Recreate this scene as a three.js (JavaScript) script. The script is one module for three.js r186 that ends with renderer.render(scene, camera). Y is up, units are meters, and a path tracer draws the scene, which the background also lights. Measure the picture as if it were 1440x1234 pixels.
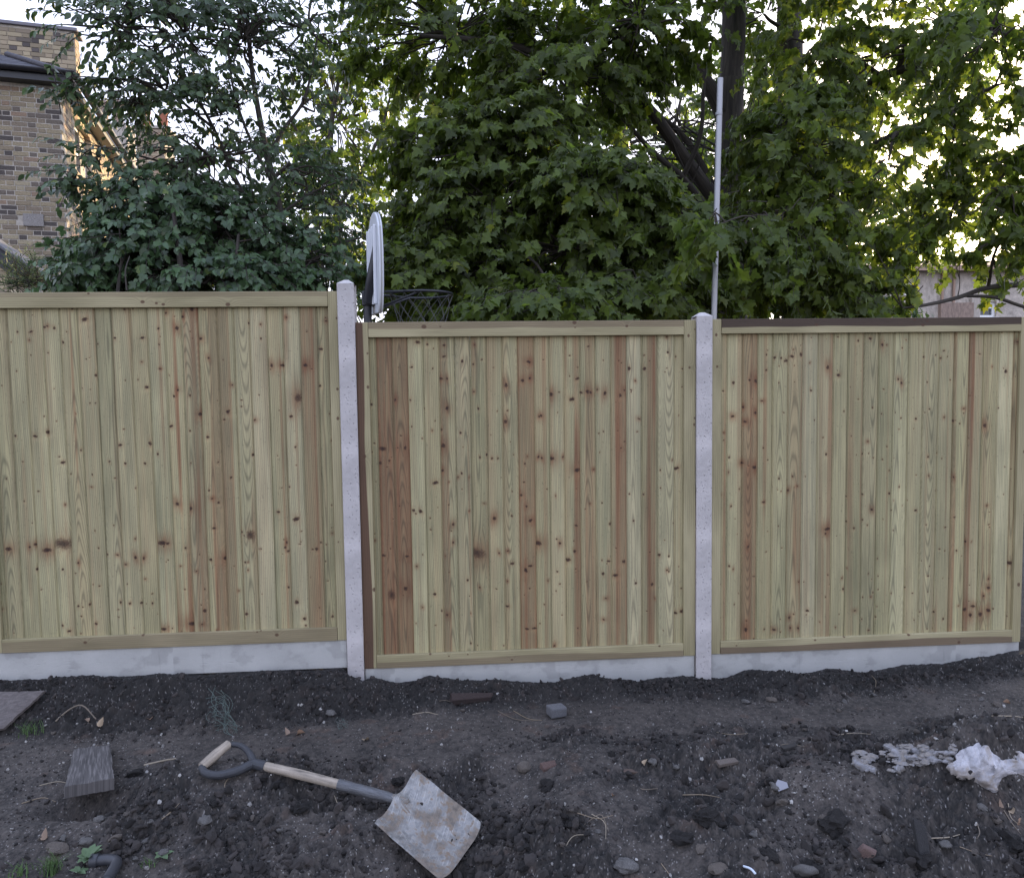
import * as THREE from 'three';
import { mergeGeometries, mergeVertices } from 'three/addons/utils/BufferGeometryUtils.js';
import { MarchingCubes } from 'three/addons/objects/MarchingCubes.js';
import { RoundedBoxGeometry } from 'three/addons/geometries/RoundedBoxGeometry.js';

// ---------------------------------------------------------------- camera, sky, sun, exposure
const scene = new THREE.Scene();
const F = 1082, CX = 720, CY = 617;                       // focal length and centre in photo pixels
const camera = new THREE.PerspectiveCamera(2 * Math.atan(CY / F) * 180 / Math.PI, 1440 / 1234, 0.05, 800);
camera.position.set(0.5426, 1.5, 4.0392);
camera.rotation.set(-0.0658, -0.0752, -0.0137, 'YXZ');
camera.updateMatrixWorld(true);
const EYE = camera.position.clone();
const V = (x, y, z) => new THREE.Vector3(x, y, z);
const ray = (px, py) => V((px - CX) / F, -(py - CY) / F, -1).applyQuaternion(camera.quaternion).normalize();
const hitPlane = (px, py, p, n) => { const d = ray(px, py); return EYE.clone().addScaledVector(d, p.clone().sub(EYE).dot(n) / d.dot(n)); };
const hitZ = (px, py, z) => hitPlane(px, py, V(0, 0, z), V(0, 0, 1));
const hitY = (px, py, y) => hitPlane(px, py, V(0, y, 0), V(0, 1, 0));

const renderer = new THREE.WebGLRenderer({ antialias: true });
renderer.toneMapping = THREE.LinearToneMapping;
renderer.toneMappingExposure = 1.85;
renderer.shadowMap.enabled = true;

const SUN = ray(1360, 272);
const sun = new THREE.DirectionalLight(new THREE.Color(1, 0.75, 0.42), 5);
sun.position.copy(SUN).multiplyScalar(60); sun.target.position.set(0, 0, 0);
sun.castShadow = true; sun.shadow.radius = 2; sun.shadow.mapSize.set(4096, 4096);
Object.assign(sun.shadow.camera, { left: -30, right: 30, top: 25, bottom: -25, near: 1, far: 160 });
scene.add(sun, sun.target);
{
  const w = 1024, h = 512, a = new Float32Array(w * h * 4);
  for (let j = 0; j < h; j++) for (let i = 0; i < w; i++) {
    const el = ((j + 0.5) / h - 0.5) * Math.PI, az = ((i + 0.5) / w - 0.5) * 2 * Math.PI;
    const d = [Math.cos(el) * Math.cos(az), Math.sin(el), Math.cos(el) * Math.sin(az)];
    const ang = Math.acos(Math.min(1, d[0] * SUN.x + d[1] * SUN.y + d[2] * SUN.z));
    const t = Math.pow(Math.max(0, d[1]), 0.55), k = (j * w + i) * 4;
    const g1 = Math.exp(-ang * ang / 0.03), g2 = Math.exp(-ang / 0.28);
    const hz = [1.02, 1.0, 1.08], zn = [0.64, 0.78, 1.18];
    for (let c = 0; c < 3; c++) {
      let v = hz[c] * (1 - t) + zn[c] * t + g1 * [5, 3.9, 2.2][c] + g2 * [0.9, 0.72, 0.4][c];
      if (d[1] < 0) v = [0.16, 0.145, 0.13][c] * 1.0;
      a[k + c] = v;
    }
    a[k + 3] = 1;
  }
  const t = new THREE.DataTexture(a, w, h, THREE.RGBAFormat, THREE.FloatType);
  t.mapping = THREE.EquirectangularReflectionMapping; t.magFilter = t.minFilter = THREE.LinearFilter; t.needsUpdate = true;
  scene.background = t; scene.environment = t;
}

// ---------------------------------------------------------------- helpers
function mulberry(s) { return () => { s |= 0; s = s + 0x6D2B79F5 | 0; let t = Math.imul(s ^ s >>> 15, 1 | s); t = t + Math.imul(t ^ t >>> 7, 61 | t) ^ t; return ((t ^ t >>> 14) >>> 0) / 4294967296; }; }
const R = mulberry(4711);
const rr = (a, b, r = R) => a + (b - a) * r();
const TAB = new Float32Array(65536); { const q = mulberry(99); for (let i = 0; i < 65536; i++) TAB[i] = q(); }
const hsh = (i, j) => TAB[(Math.imul(i, 374761393) + Math.imul(j, 668265263) ^ Math.imul(i + j * 57, 1274126177) >>> 13) & 65535];
function n2(x, y) {                                          // value noise 0..1
  const i = Math.floor(x), j = Math.floor(y); let u = x - i, v = y - j; u = u * u * (3 - 2 * u); v = v * v * (3 - 2 * v);
  const a = hsh(i, j), b = hsh(i + 1, j), c = hsh(i, j + 1), d = hsh(i + 1, j + 1);
  return a + (b - a) * u + (c - a + (a - b - c + d) * u) * v;
}
function fbm(x, y, o = 4) { let s = 0, a = 0.5, t = 0; for (let k = 0; k < o; k++) { s += a * n2(x, y); t += a; a *= 0.5; x = x * 2.03 + 17.3; y = y * 2.03 + 5.1; } return s / t; }
const n3 = (x, y, z) => (n2(x + z * 7.13, y - z * 3.7) + n2(y + x * 0.31 + 40, z + 9.2) + n2(z - y * 0.27 + 80, x + 3.1)) / 3;
const clamp = (x, a = 0, b = 1) => Math.min(b, Math.max(a, x));
const sm = (a, b, x) => { const t = clamp((x - a) / (b - a)); return t * t * (3 - 2 * t); };
const lerp = (a, b, t) => a + (b - a) * t;
const lin = c => c <= 0.04045 ? c / 12.92 : Math.pow((c + 0.055) / 1.055, 2.4);
function dataTex(w, h, fn, srgb = true, wrap = THREE.RepeatWrapping) {   // fn(i, j, out): out in 0..1
  const a = new Uint8Array(w * h * 4), o = [0, 0, 0];
  for (let j = 0; j < h; j++) for (let i = 0; i < w; i++) { fn(i, j, o); const k = (j * w + i) * 4; a[k] = clamp(o[0]) * 255; a[k + 1] = clamp(o[1]) * 255; a[k + 2] = clamp(o[2]) * 255; a[k + 3] = 255; }
  const t = new THREE.DataTexture(a, w, h); t.wrapS = t.wrapT = wrap; t.magFilter = THREE.LinearFilter; t.minFilter = THREE.LinearMipmapLinearFilter; t.generateMipmaps = true;
  if (srgb) t.colorSpace = THREE.SRGBColorSpace; t.needsUpdate = true; return t;
}
const used = new Map();
function numbered(n) { const k = used.get(n) || 0; used.set(n, k + 1); return k ? n + '_' + String(k).padStart(3, '0') : n; }
function shade(o) { o.traverse(m => { if (m.isMesh) { m.castShadow = true; m.receiveShadow = true; } }); }
function tag(o, label, category, group, kind) { o.userData.label = label; o.userData.category = category; if (group) o.userData.group = group; if (kind) o.userData.kind = kind; return o; }
function group(name, label, category, pos = [0, 0, 0], grp) { const g = new THREE.Group(); g.name = numbered(name); g.position.set(...pos); scene.add(g); return tag(g, label, category, grp); }
function part(name, geo, m, parent) { const o = new THREE.Mesh(geo, m); o.name = name; parent.add(o); return o; }
function single(name, geo, m, label, category, grp) { const o = new THREE.Mesh(geo, m); o.name = numbered(name); scene.add(o); return tag(o, label, category, grp); }
function structure(name, geo, m) { const o = new THREE.Mesh(geo, m); o.name = name; o.userData.kind = 'structure'; scene.add(o); return o; }
function geoFrom(pos, idx, uv, nor, col) {
  const g = new THREE.BufferGeometry(); g.setAttribute('position', new THREE.Float32BufferAttribute(pos, 3)); g.setIndex(idx);
  g.setAttribute('uv', new THREE.Float32BufferAttribute(uv || new Float32Array(pos.length / 3 * 2), 2));
  if (col) g.setAttribute('color', new THREE.Float32BufferAttribute(col, 3));
  if (nor) g.setAttribute('normal', new THREE.Float32BufferAttribute(nor, 3)); else g.computeVertexNormals();
  return g;
}
function tube(pts, radii, sides = 6, seg = 0, rough = 0) {     // tapered tube along a smooth curve
  const c = pts.length > 2 ? new THREE.CatmullRomCurve3(pts, false, 'centripetal') : new THREE.LineCurve3(pts[0], pts[1]);
  const n = seg || Math.max(2, (pts.length - 1) * 3), P = [], N = [], U = [], I = [];
  const rad = t => { if (!Array.isArray(radii)) return radii; const f = t * (radii.length - 1), i = Math.min(radii.length - 2, Math.floor(f)); return lerp(radii[i], radii[i + 1], f - i); };
  let nrm = null, len = 0, prev = null;
  for (let i = 0; i <= n; i++) {
    const t = i / n, p = c.getPoint(t), tg = c.getTangent(t);
    if (!nrm) nrm = Math.abs(tg.y) < 0.9 ? V(0, 1, 0) : V(1, 0, 0);
    nrm = nrm.clone().addScaledVector(tg, -nrm.dot(tg)).normalize(); const b = tg.clone().cross(nrm);
    if (prev) len += p.distanceTo(prev); prev = p;
    for (let s = 0; s <= sides; s++) {
      const a = s / sides * Math.PI * 2, d = nrm.clone().multiplyScalar(Math.cos(a)).addScaledVector(b, Math.sin(a));
      const r = rad(t) * (1 + (rough ? rough * (n2(s % sides * 1.7 + 3, len * 9 / (rad(0) * 12 + 0.2)) - 0.5) : 0));
      P.push(p.x + d.x * r, p.y + d.y * r, p.z + d.z * r); N.push(d.x, d.y, d.z); U.push(s / sides, len);
    }
  }
  for (let i = 0; i < n; i++) for (let s = 0; s < sides; s++) { const a = i * (sides + 1) + s, e = a + sides + 1; I.push(a, a + 1, e, a + 1, e + 1, e); }
  for (const [i, sgn] of [[0, -1], [n, 1]]) {
    const tg = c.getTangent(i / n), p = c.getPoint(i / n), k = P.length / 3; P.push(p.x, p.y, p.z); N.push(tg.x * sgn, tg.y * sgn, tg.z * sgn); U.push(0.5, 0);
    for (let s = 0; s < sides; s++) { const a = i * (sides + 1) + s; sgn > 0 ? I.push(a, a + 1, k) : I.push(a + 1, a, k); }
  }
  return geoFrom(P, I, U, N);
}
function box(w, h, d, x = 0, y = 0, z = 0, r = 0) { const g = r ? new RoundedBoxGeometry(w, h, d, 1, r) : new THREE.BoxGeometry(w, h, d); g.translate(x, y, z); return g; }
const merge = l => mergeGeometries(l.map(g => { const q = g.index ? g.toNonIndexed() : g; for (const k of Object.keys(q.attributes)) if (!['position', 'normal', 'uv'].includes(k)) q.deleteAttribute(k); return q; }));
function lump(r, seed, amp = 0.35, det = 2, sq = [1, 1, 1], crease = false) {  // irregular stone or clod
  const g0 = new THREE.IcosahedronGeometry(1, det); g0.deleteAttribute('normal'); g0.deleteAttribute('uv'); const g = mergeVertices(g0, 1e-4), p = g.attributes.position;
  for (let i = 0; i < p.count; i++) {
    const x = p.getX(i), y = p.getY(i), z = p.getZ(i);
    let k = 1 + amp * (n3(x * 1.3 + seed, y * 1.3 + seed * 2, z * 1.3) - 0.5) * 2 + amp * 0.4 * (n3(x * 3.7 + seed, y * 3.7, z * 3.7 + seed) - 0.5) * 2;
    p.setXYZ(i, x * k * r * sq[0], y * k * r * sq[1], z * k * r * sq[2]);
  }
  let out = g; if (crease) out = g.toNonIndexed();
  out.computeVertexNormals(); out.setAttribute('uv', new THREE.Float32BufferAttribute(new Float32Array(out.attributes.position.count * 2).map((_, i) => i % 2 ? out.attributes.position.getY(i >> 1) : out.attributes.position.getX(i >> 1)), 2));
  return out;
}
const std = (c, roughness = 0.9, more = {}) => new THREE.MeshStandardMaterial({ color: c instanceof Array ? new THREE.Color(...c) : c, roughness, ...more });

// ---------------------------------------------------------------- ground
const soilPix = [[-200, 962], [0, 957], [100, 953], [260, 949], [400, 945], [478, 941], [492, 950], [512, 958], [528, 954], [556, 960], [575, 959], [604, 951], [630, 954], [680, 958], [720, 961], [780, 961], [833, 952], [880, 957], [905, 958], [930, 955], [960, 951], [978, 953], [1003, 955], [1030, 950], [1058, 944], [1085, 947], [1115, 950], [1138, 947], [1165, 941], [1195, 943], [1218, 946], [1270, 938], [1330, 935], [1360, 929], [1390, 924], [1422, 917], [1450, 915], [1700, 900]];
const soilLine = soilPix.map(([x, y]) => { const p = hitZ(x, y, -0.01); return [p.x, p.y]; });
function fenceSoil(x) { if (x <= soilLine[0][0]) return soilLine[0][1]; for (let i = 1; i < soilLine.length; i++) if (x < soilLine[i][0]) { const [a, b] = soilLine[i - 1], [c, d] = soilLine[i]; return lerp(b, d, (x - a) / (c - a)); } return soilLine[soilLine.length - 1][1]; }
// mounds and hollows: [px, py, radius x, radius z, height]
const bumps = [[760, 1150, 0.28, 0.2, 0.045], [1000, 1170, 0.3, 0.18, 0.05], [1120, 1120, 0.25, 0.15, 0.04], [1330, 1140, 0.35, 0.2, 0.07], [330, 1110, 0.3, 0.16, 0.03], [124, 1122, 0.18, 0.09, -0.16], [560, 1110, 0.2, 0.07, -0.03], [470, 1115, 0.2, 0.06, -0.035], [1000, 1095, 0.5, 0.05, -0.02], [30, 1120, 0.25, 0.16, -0.03], [620, 1040, 0.4, 0.08, 0.02], [900, 1030, 0.5, 0.06, -0.012], [1430, 1060, 0.25, 0.14, 0.03], [1405, 1108, 0.36, 0.14, 0.19], [640, 1195, 0.2, 0.16, -0.035], [840, 1215, 0.14, 0.1, -0.05], [900, 1232, 0.2, 0.08, 0.035]].map(b => { const p = hitY(b[0], b[1], -0.08); return [p.x, p.z, b[2], b[3], b[4]]; });
function looseness(x, z) {                                  // 1 in dug soil, 0 on the trodden strip
  const e = 0.12 * (n2(x * 2.1, 4.2) - 0.5) + 0.06 * (n2(x * 9, 9.2 + z * 4) - 0.5);
  const bank = 1 - sm(0.3, 0.46, z + e + 0.06 * Math.sin(x * 2.1)), dug = sm(0.74, 0.98, z + e * 2.4 - 0.12 * sm(0, -1.0, x) * 0 + 0.06 * sm(0.5, 1.5, x) - 0.05 * sm(0.4, -0.3, x));
  const trod = sm(-0.72, -0.86, x + 0.12 * (n2(z * 6, 3) - 0.5)) * sm(0.5, 0.7, z) * (1 - sm(1.3, 1.6, z));
  const firm = sm(0.56, 0.68, fbm(x * 2.6 + 12, z * 3.4 + 40, 3)) * sm(0.7, 0.9, z);
  return clamp(Math.max(bank, dug) * (1 - 0.8 * trod) * (1 - 0.75 * firm));
}
const SHN = V(0.05, Math.cos(0.31), Math.sin(0.31)).normalize(), SHP = hitY(450, 1115, -0.06);   // the slope that the shovel lies on
const slopeY = (x, z) => SHP.y - ((x - SHP.x) * SHN.x + (z - SHP.z) * SHN.z) / SHN.y;
function height(x, z) {
  let y;
  const far = Math.max(sm(3, 7, Math.abs(x - 0.6)), sm(2.8, 5, z), sm(-0.6, -1.6, z));
  const flat = -0.085 + 0.012 * x;
  if (z < -0.045) y = lerp(fenceSoil(x) - 0.02, -0.05, sm(-0.1, -0.7, z));
  else {
    const top = fenceSoil(x) + 0.012 * sm(0, 0.1, z);
    y = lerp(top, flat, sm(0.07, 0.4, z + 0.05 * (n2(x * 4, 1.7) - 0.5)));
    y += 0.055 * sm(0.78, 1.0, z + 0.06 * (n2(x * 2.3, 8.1) - 0.5)) * (1 - 0.7 * sm(-0.55, -0.95, x)) - 0.26 * Math.max(0, z - 1.02) * (1 - sm(2.4, 4, z)) ;
  }
  { const mk = sm(-0.85, -0.45, x) * (1 - sm(0.7, 1.0, x)) * sm(0.8, 0.98, z) * (1 - sm(1.75, 2.2, z)); y = lerp(y, slopeY(x, z) - 0.032, mk); }
  for (const b of bumps) { const dx = (x - b[0]) / b[2], dz = (z - b[1]) / b[3], q = dx * dx + dz * dz; if (q < 6) y += b[4] * Math.exp(-q); }
  if (far < 1) {
    const L = looseness(x, z), near = 1 - far;
    let q = (fbm(x * 5 + 3, z * 5, 3) - 0.5) * 0.11;
    const r1 = 1 - Math.abs(2 * fbm(x * 17 + 9, z * 17 + 4, 3) - 1);
    const r2 = 1 - Math.abs(2 * fbm(x * 44 + 2, z * 44, 2) - 1); q += (r1 - 0.6) * 0.05 + (r2 - 0.6) * 0.022 + (fbm(x * 75, z * 75, 3) - 0.5) * 0.026 + (n2(x * 150, z * 150) - 0.5) * 0.009;
    const c = (fbm(x * 4 + 31, z * 4 + 7, 4) - 0.5) * 0.018 + (fbm(x * 40, z * 40 + 9, 3) - 0.5) * 0.008 + (n2(x * 180, z * 180) - 0.5) * 0.003;
    y += (fbm(x * 1.9 + 5, z * 2.4 + 9, 2) - 0.5) * 0.16 * sm(0.75, 1.15, z) * near * (1 - sm(-0.85, -0.45, x) * (1 - sm(0.7, 1.0, x)) * 0.8);
    const edge = 1 - 0.75 * (1 - sm(0.02, 0.12, Math.abs(z - 0)));
    y += lerp(c, q, L) * near * edge;
  }
  return y;
}
const soilU = x => (x + 3) / 7, soilV = z => (z + 0.4) / 3.5;
function gritAt(x, z) { return sm(0.52, 0.75, fbm(x * 2.4 + 50, z * 3.2 + 11, 4)); }
const soilMap = dataTex(2048, 1024, (i, j, o) => {
  const x = i / 2048 * 7 - 3, z = j / 1024 * 3.5 - 0.4, L = looseness(x, z);
  const f = fbm(x * 60, z * 60, 4), m = fbm(x * 7 + 2, z * 7, 4), fine = hsh(i, j), w = n2(x * 260, z * 260);
  const dark = [0.0095, 0.008, 0.007], dry = [0.070, 0.058, 0.049];
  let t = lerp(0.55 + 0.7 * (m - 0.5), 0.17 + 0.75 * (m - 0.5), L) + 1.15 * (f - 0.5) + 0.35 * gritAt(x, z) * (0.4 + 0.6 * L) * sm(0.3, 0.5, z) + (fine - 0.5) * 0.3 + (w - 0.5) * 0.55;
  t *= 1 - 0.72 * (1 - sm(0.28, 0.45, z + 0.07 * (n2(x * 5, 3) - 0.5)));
  t = clamp(t, 0, 1.2);
  for (let c = 0; c < 3; c++) o[c] = lerp(dark[c], dry[c], t);
  const red = sm(0.66, 0.8, fbm(x * 9 + 70, z * 12 + 3, 3)) * 0.35; o[0] *= 1 + red * 0.5; o[2] *= 1 - red * 0.25;
  const sp = n2(x * 330 + 7, z * 330 + 3); if (sp > 0.9 && L > 0.02 && hsh(j >> 1, i >> 1) > 0.35) { const b = 0.10 + 0.12 * hsh(i >> 2, j >> 2); o[0] = b; o[1] = b * 0.93; o[2] = b * 0.88; }
  if (fine > 0.982 && w > 0.45 - 0.25 * gritAt(x, z)) { const b = 0.13 + 0.22 * hsh(j, i); o[0] = b; o[1] = b * 0.95; o[2] = b * 0.88; }
  for (let c = 0; c < 3; c++) o[c] = Math.pow(o[c], 1 / 2.2);
});
{
  const axis = (a, b, st, lo, hi) => { const v = []; for (let s = a; s <= b + 1e-6; s += st) v.push(s); let d = st; const l = [], h = []; let q = a; while (q > lo) { d *= 1.25; q -= d; l.push(q); } d = st; q = b; while (q < hi) { d *= 1.25; q += d; h.push(q); } return [...l.reverse(), ...v, ...h]; };
  const xs = axis(-2.3, 3.6, 0.0085, -300, 300), zs = axis(-0.16, 2.5, 0.0075, -400, 120);
  const nx = xs.length, nz = zs.length, P = new Float32Array(nx * nz * 3), U = new Float32Array(nx * nz * 2), I = new Uint32Array((nx - 1) * (nz - 1) * 6);
  for (let j = 0, k = 0; j < nz; j++) for (let i = 0; i < nx; i++, k++) { const x = xs[i], z = zs[j]; P[k * 3] = x; P[k * 3 + 1] = height(x, z); P[k * 3 + 2] = z; U[k * 2] = soilU(x); U[k * 2 + 1] = soilV(z); }
  for (let j = 0, k = 0; j < nz - 1; j++) for (let i = 0; i < nx - 1; i++) { const a = j * nx + i; I[k++] = a; I[k++] = a + nx; I[k++] = a + 1; I[k++] = a + 1; I[k++] = a + nx; I[k++] = a + nx + 1; }
  const g = new THREE.BufferGeometry(); g.setAttribute('position', new THREE.BufferAttribute(P, 3)); g.setAttribute('uv', new THREE.BufferAttribute(U, 2)); g.setIndex(new THREE.BufferAttribute(I, 1)); g.computeVertexNormals();
  const soilBump = dataTex(2048, 1024, (i, j, o) => { const x = i / 2048 * 7, z = j / 1024 * 3.5; o[0] = o[1] = o[2] = 0.5 * fbm(x * 120, z * 120, 3) + 0.5 * hsh(i, j); }, false);
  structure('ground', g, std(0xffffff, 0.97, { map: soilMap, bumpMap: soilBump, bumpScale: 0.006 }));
}
// point on the soil seen at a pixel
function onSoil(px, py) { const d = ray(px, py); let t = 1.2; for (let k = 0; k < 900; k++, t += 0.006) { const x = EYE.x + d.x * t, y = EYE.y + d.y * t, z = EYE.z + d.z * t; if (y <= height(x, z)) return V(x, height(x, z), z); } return hitY(px, py, -0.08); }
console.log('ground');

// ---------------------------------------------------------------- wood
// knots read off the photograph: [x0, y0, scale, then x, y, size (1 small .. 4 very large, +10 = reddish) in the enlarged view]
const knotData = [
  [0, 400, .2107, '115,315,2 205,315,2 290,283,2 360,290,2 565,232,3 480,160,2 420,385,2 650,395,1 765,355,2 830,165,2 885,160,1 1055,293,2 950,355,2 1060,400,1 1180,290,13 1215,215,2 1105,190,12 637,605,2 548,690,1 600,790,1 637,790,1 978,685,2 835,640,1 920,635,1 1185,705,12 1160,745,2 1065,562,1 100,1010,2 235,1012,2 318,985,3 540,1105,2 800,1070,2 1000,1060,3 418,1187,2 727,1180,2 835,1193,2 967,1193,2 1052,1130,2 1140,945,2 575,497,1 320,455,1 205,470,1'],
  [0, 650, .259, '500,65,2 385,62,1 45,470,13 160,460,12 190,445,12 255,475,13 340,440,4 425,545,12 735,517,13 780,520,12 580,500,2 880,437,13 908,440,2 962,225,13 425,780,2 450,785,1 487,770,2 653,760,2 705,765,2 767,762,2 827,763,2 522,875,2 340,885,2 375,915,2 888,905,12 935,900,1 200,580,2 690,660,1 340,580,2 130,210,1 515,370,1 535,465,1 912,530,1'],
  [250, 400, .2269, '85,150,13 30,200,12 140,335,12 75,687,2 137,803,13 310,788,3 437,238,2 515,335,2 580,500,13 650,500,12 790,500,13 745,700,14 700,817,2 728,1007,2 465,1055,2 617,1060,1 885,400,2 880,627,2 940,800,1 950,965,1 75,905,2 80,1105,1 185,945,2 250,1100,2 330,1195,2 915,205,1 75,290,1 280,465,1 190,455,12'],
  [250, 670, .243, '180,80,2 235,150,2 210,298,2 75,185,13 420,338,4 370,320,2 645,60,2 580,205,2 685,245,3 712,377,1 630,380,12 620,410,2 638,432,2 803,417,3 828,380,2 390,495,2 470,417,1 190,480,3 275,470,13 45,413,2 640,640,2 688,725,3 397,795,3 733,823,3 740,860,2 155,775,3 85,850,13 895,808,2 820,757,1 855,490,1 890,165,1 890,295,1 155,650,1 125,450,1'],
  [500, 440, .2107, '55,775,3 415,195,3 480,210,2 590,215,2 588,290,2 375,360,2 515,370,1 570,437,12 610,437,12 712,323,3 785,340,2 1005,480,13 1115,450,13 1160,330,12 610,635,13 460,637,1 265,580,12 365,580,2 105,610,2 820,637,2 945,655,1 1000,725,13 530,720,1 375,757,1 575,778,2 700,800,2 585,885,13 330,900,13 180,905,13 165,1000,13 225,985,12 830,962,2 875,945,2 910,970,2 950,970,2 1055,945,1 1130,1005,2 533,1133,3 580,1050,12 708,1070,2 1220,960,12 135,1125,1 710,1175,1 1105,1215,12 1045,1190,1 1225,690,12'],
  [500, 690, .2269, '360,122,3 403,125,3 510,103,1 462,170,1 605,207,12 605,320,12 415,395,1 490,640,3 750,385,14 695,553,2 707,652,1 770,598,12 968,155,2 970,450,2 860,170,13 1090,180,2 1060,95,12 1055,490,13 1085,465,2 942,715,2 1065,855,2 1110,850,2 568,768,12 535,742,1 715,945,2 225,645,14 310,605,13 320,405,12 175,400,12 375,820,1 60,460,2 1130,325,13 890,385,12 100,815,3'],
  [740, 440, .2107, '15,325,12 25,435,12 168,543,13 100,685,12 305,575,3 290,422,1 342,437,2 410,525,13 365,530,2 430,530,12 475,510,12 525,535,13 628,550,3 655,515,12 515,315,1 618,318,1 688,370,3 790,370,3 945,262,2 940,367,1 1050,558,1 1018,683,1 895,1048,2 1003,1035,3 105,968,12 167,970,13 245,960,12 210,663,1 340,1047,13 490,930,1 612,785,1 515,790,1 700,525,1 688,1207,1 783,1212,1 1000,290,1 897,1168,1'],
  [740, 690, .2269, '25,185,12 75,322,13 210,325,12 310,215,2 300,375,3 260,427,3 295,310,1 185,620,1 193,500,2 470,430,1 512,435,2 477,513,3 553,523,3 605,437,3 470,75,1 520,205,2 680,572,2 780,578,3 825,397,2 885,405,2 978,403,1 885,500,1 912,200,1 925,757,2 968,745,3 978,613,1 850,865,1 5,855,2 50,852,2 175,960,12 320,850,1 640,20,1 727,20,1 25,465,2 5,500,2'],
  [1000, 440, .2106, '150,465,3 258,447,2 300,455,13 215,628,12 297,665,12 145,690,12 228,725,12 122,965,2 207,1000,12 290,1030,13 372,278,2 370,382,2 425,297,3 470,300,2 500,318,3 540,290,2 600,278,3 455,355,1 557,350,1 453,465,1 557,460,1 667,517,2 690,715,1 780,362,13 853,415,3 888,655,1 983,185,2 1065,170,1 768,943,2 455,1105,2 543,1090,2 445,1180,1 468,1190,1 515,1183,12 555,1163,1 350,900,1 380,980,1 905,1222,1 1015,1210,1 190,1175,1 935,820,1 970,945,1 1012,940,1 1052,938,1 85,848,1 1078,630,1'],
  [1000, 690, .2268, '125,95,2 325,70,2 113,467,2 720,235,13 710,265,12 885,230,2 840,190,1 940,178,1 970,212,1 840,35,1 940,20,1 820,608,2 597,742,2 330,857,2 430,795,1 390,860,12 430,875,1 485,785,12 490,848,12 540,850,12 735,580,1 710,657,1 997,115,12 795,765,1 935,793,1 940,660,1 1005,630,1 270,530,1 145,705,1 215,860,13 230,345,12'],
  [1210, 430, .2188, '65,210,2 140,250,13 245,470,12 265,495,12 485,315,1 410,328,1 520,335,2 562,325,1 270,270,1 580,475,1 935,420,3 890,655,1 800,768,13 665,690,1 600,738,2 640,755,2 358,725,2 262,720,1 225,685,1 135,692,1 437,970,2 495,945,1 525,980,1 600,1100,12 1015,950,2 250,1163,2 185,1205,2 15,950,1 55,948,1 170,903,1 140,985,1 487,1187,1 430,490,1 80,655,1 185,1057,1 700,850,1'],
  [1210, 690, .2268, '15,180,1 45,213,1 140,175,1 195,120,1 345,120,2 410,210,1 205,245,1 70,115,12 525,372,1 597,370,2 655,315,12 650,735,13 685,770,13 745,765,13 700,715,12 795,545,12 795,600,12 795,740,13 765,650,12 920,445,3 960,740,3 825,730,1 458,750,2 515,793,2 335,800,1 415,855,1 450,853,1 278,598,1 192,635,1 110,527,1 50,512,1 105,418,1 78,630,1 15,660,1 95,780,1 10,795,1 370,750,1 380,433,1 430,467,1']
];
const ZB = -0.034;                                          // front of the boards, behind the posts' faces
const knots = [];
for (const [x0, y0, s, txt] of knotData) for (const t of txt.split(' ')) { const [x, y, z] = t.split(',').map(Number), p = hitZ(x0 + x * s, y0 + y * s, ZB); const red = z > 10, q = z % 10; knots.push({ x: p.x, y: p.y, r: [0, 0.0042, 0.0068, 0.0105, 0.021][q] * rr(0.85, 1.15), red, big: q === 4, el: q > 1 && R() < 0.3 ? rr(1.5, 2.3) : rr(0.8, 1.15), ca: 1, sa: rr(-0.35, 0.35), sx: 1, pal: R() < 0.55 ? rr(0.3, 1) : 0 }); }
const GREEN = [0.616, 0.590, 0.436], PALE = [0.700, 0.672, 0.532], BROWN = [0.462, 0.328, 0.226], DARK = [0.30, 0.225, 0.165];
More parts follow.
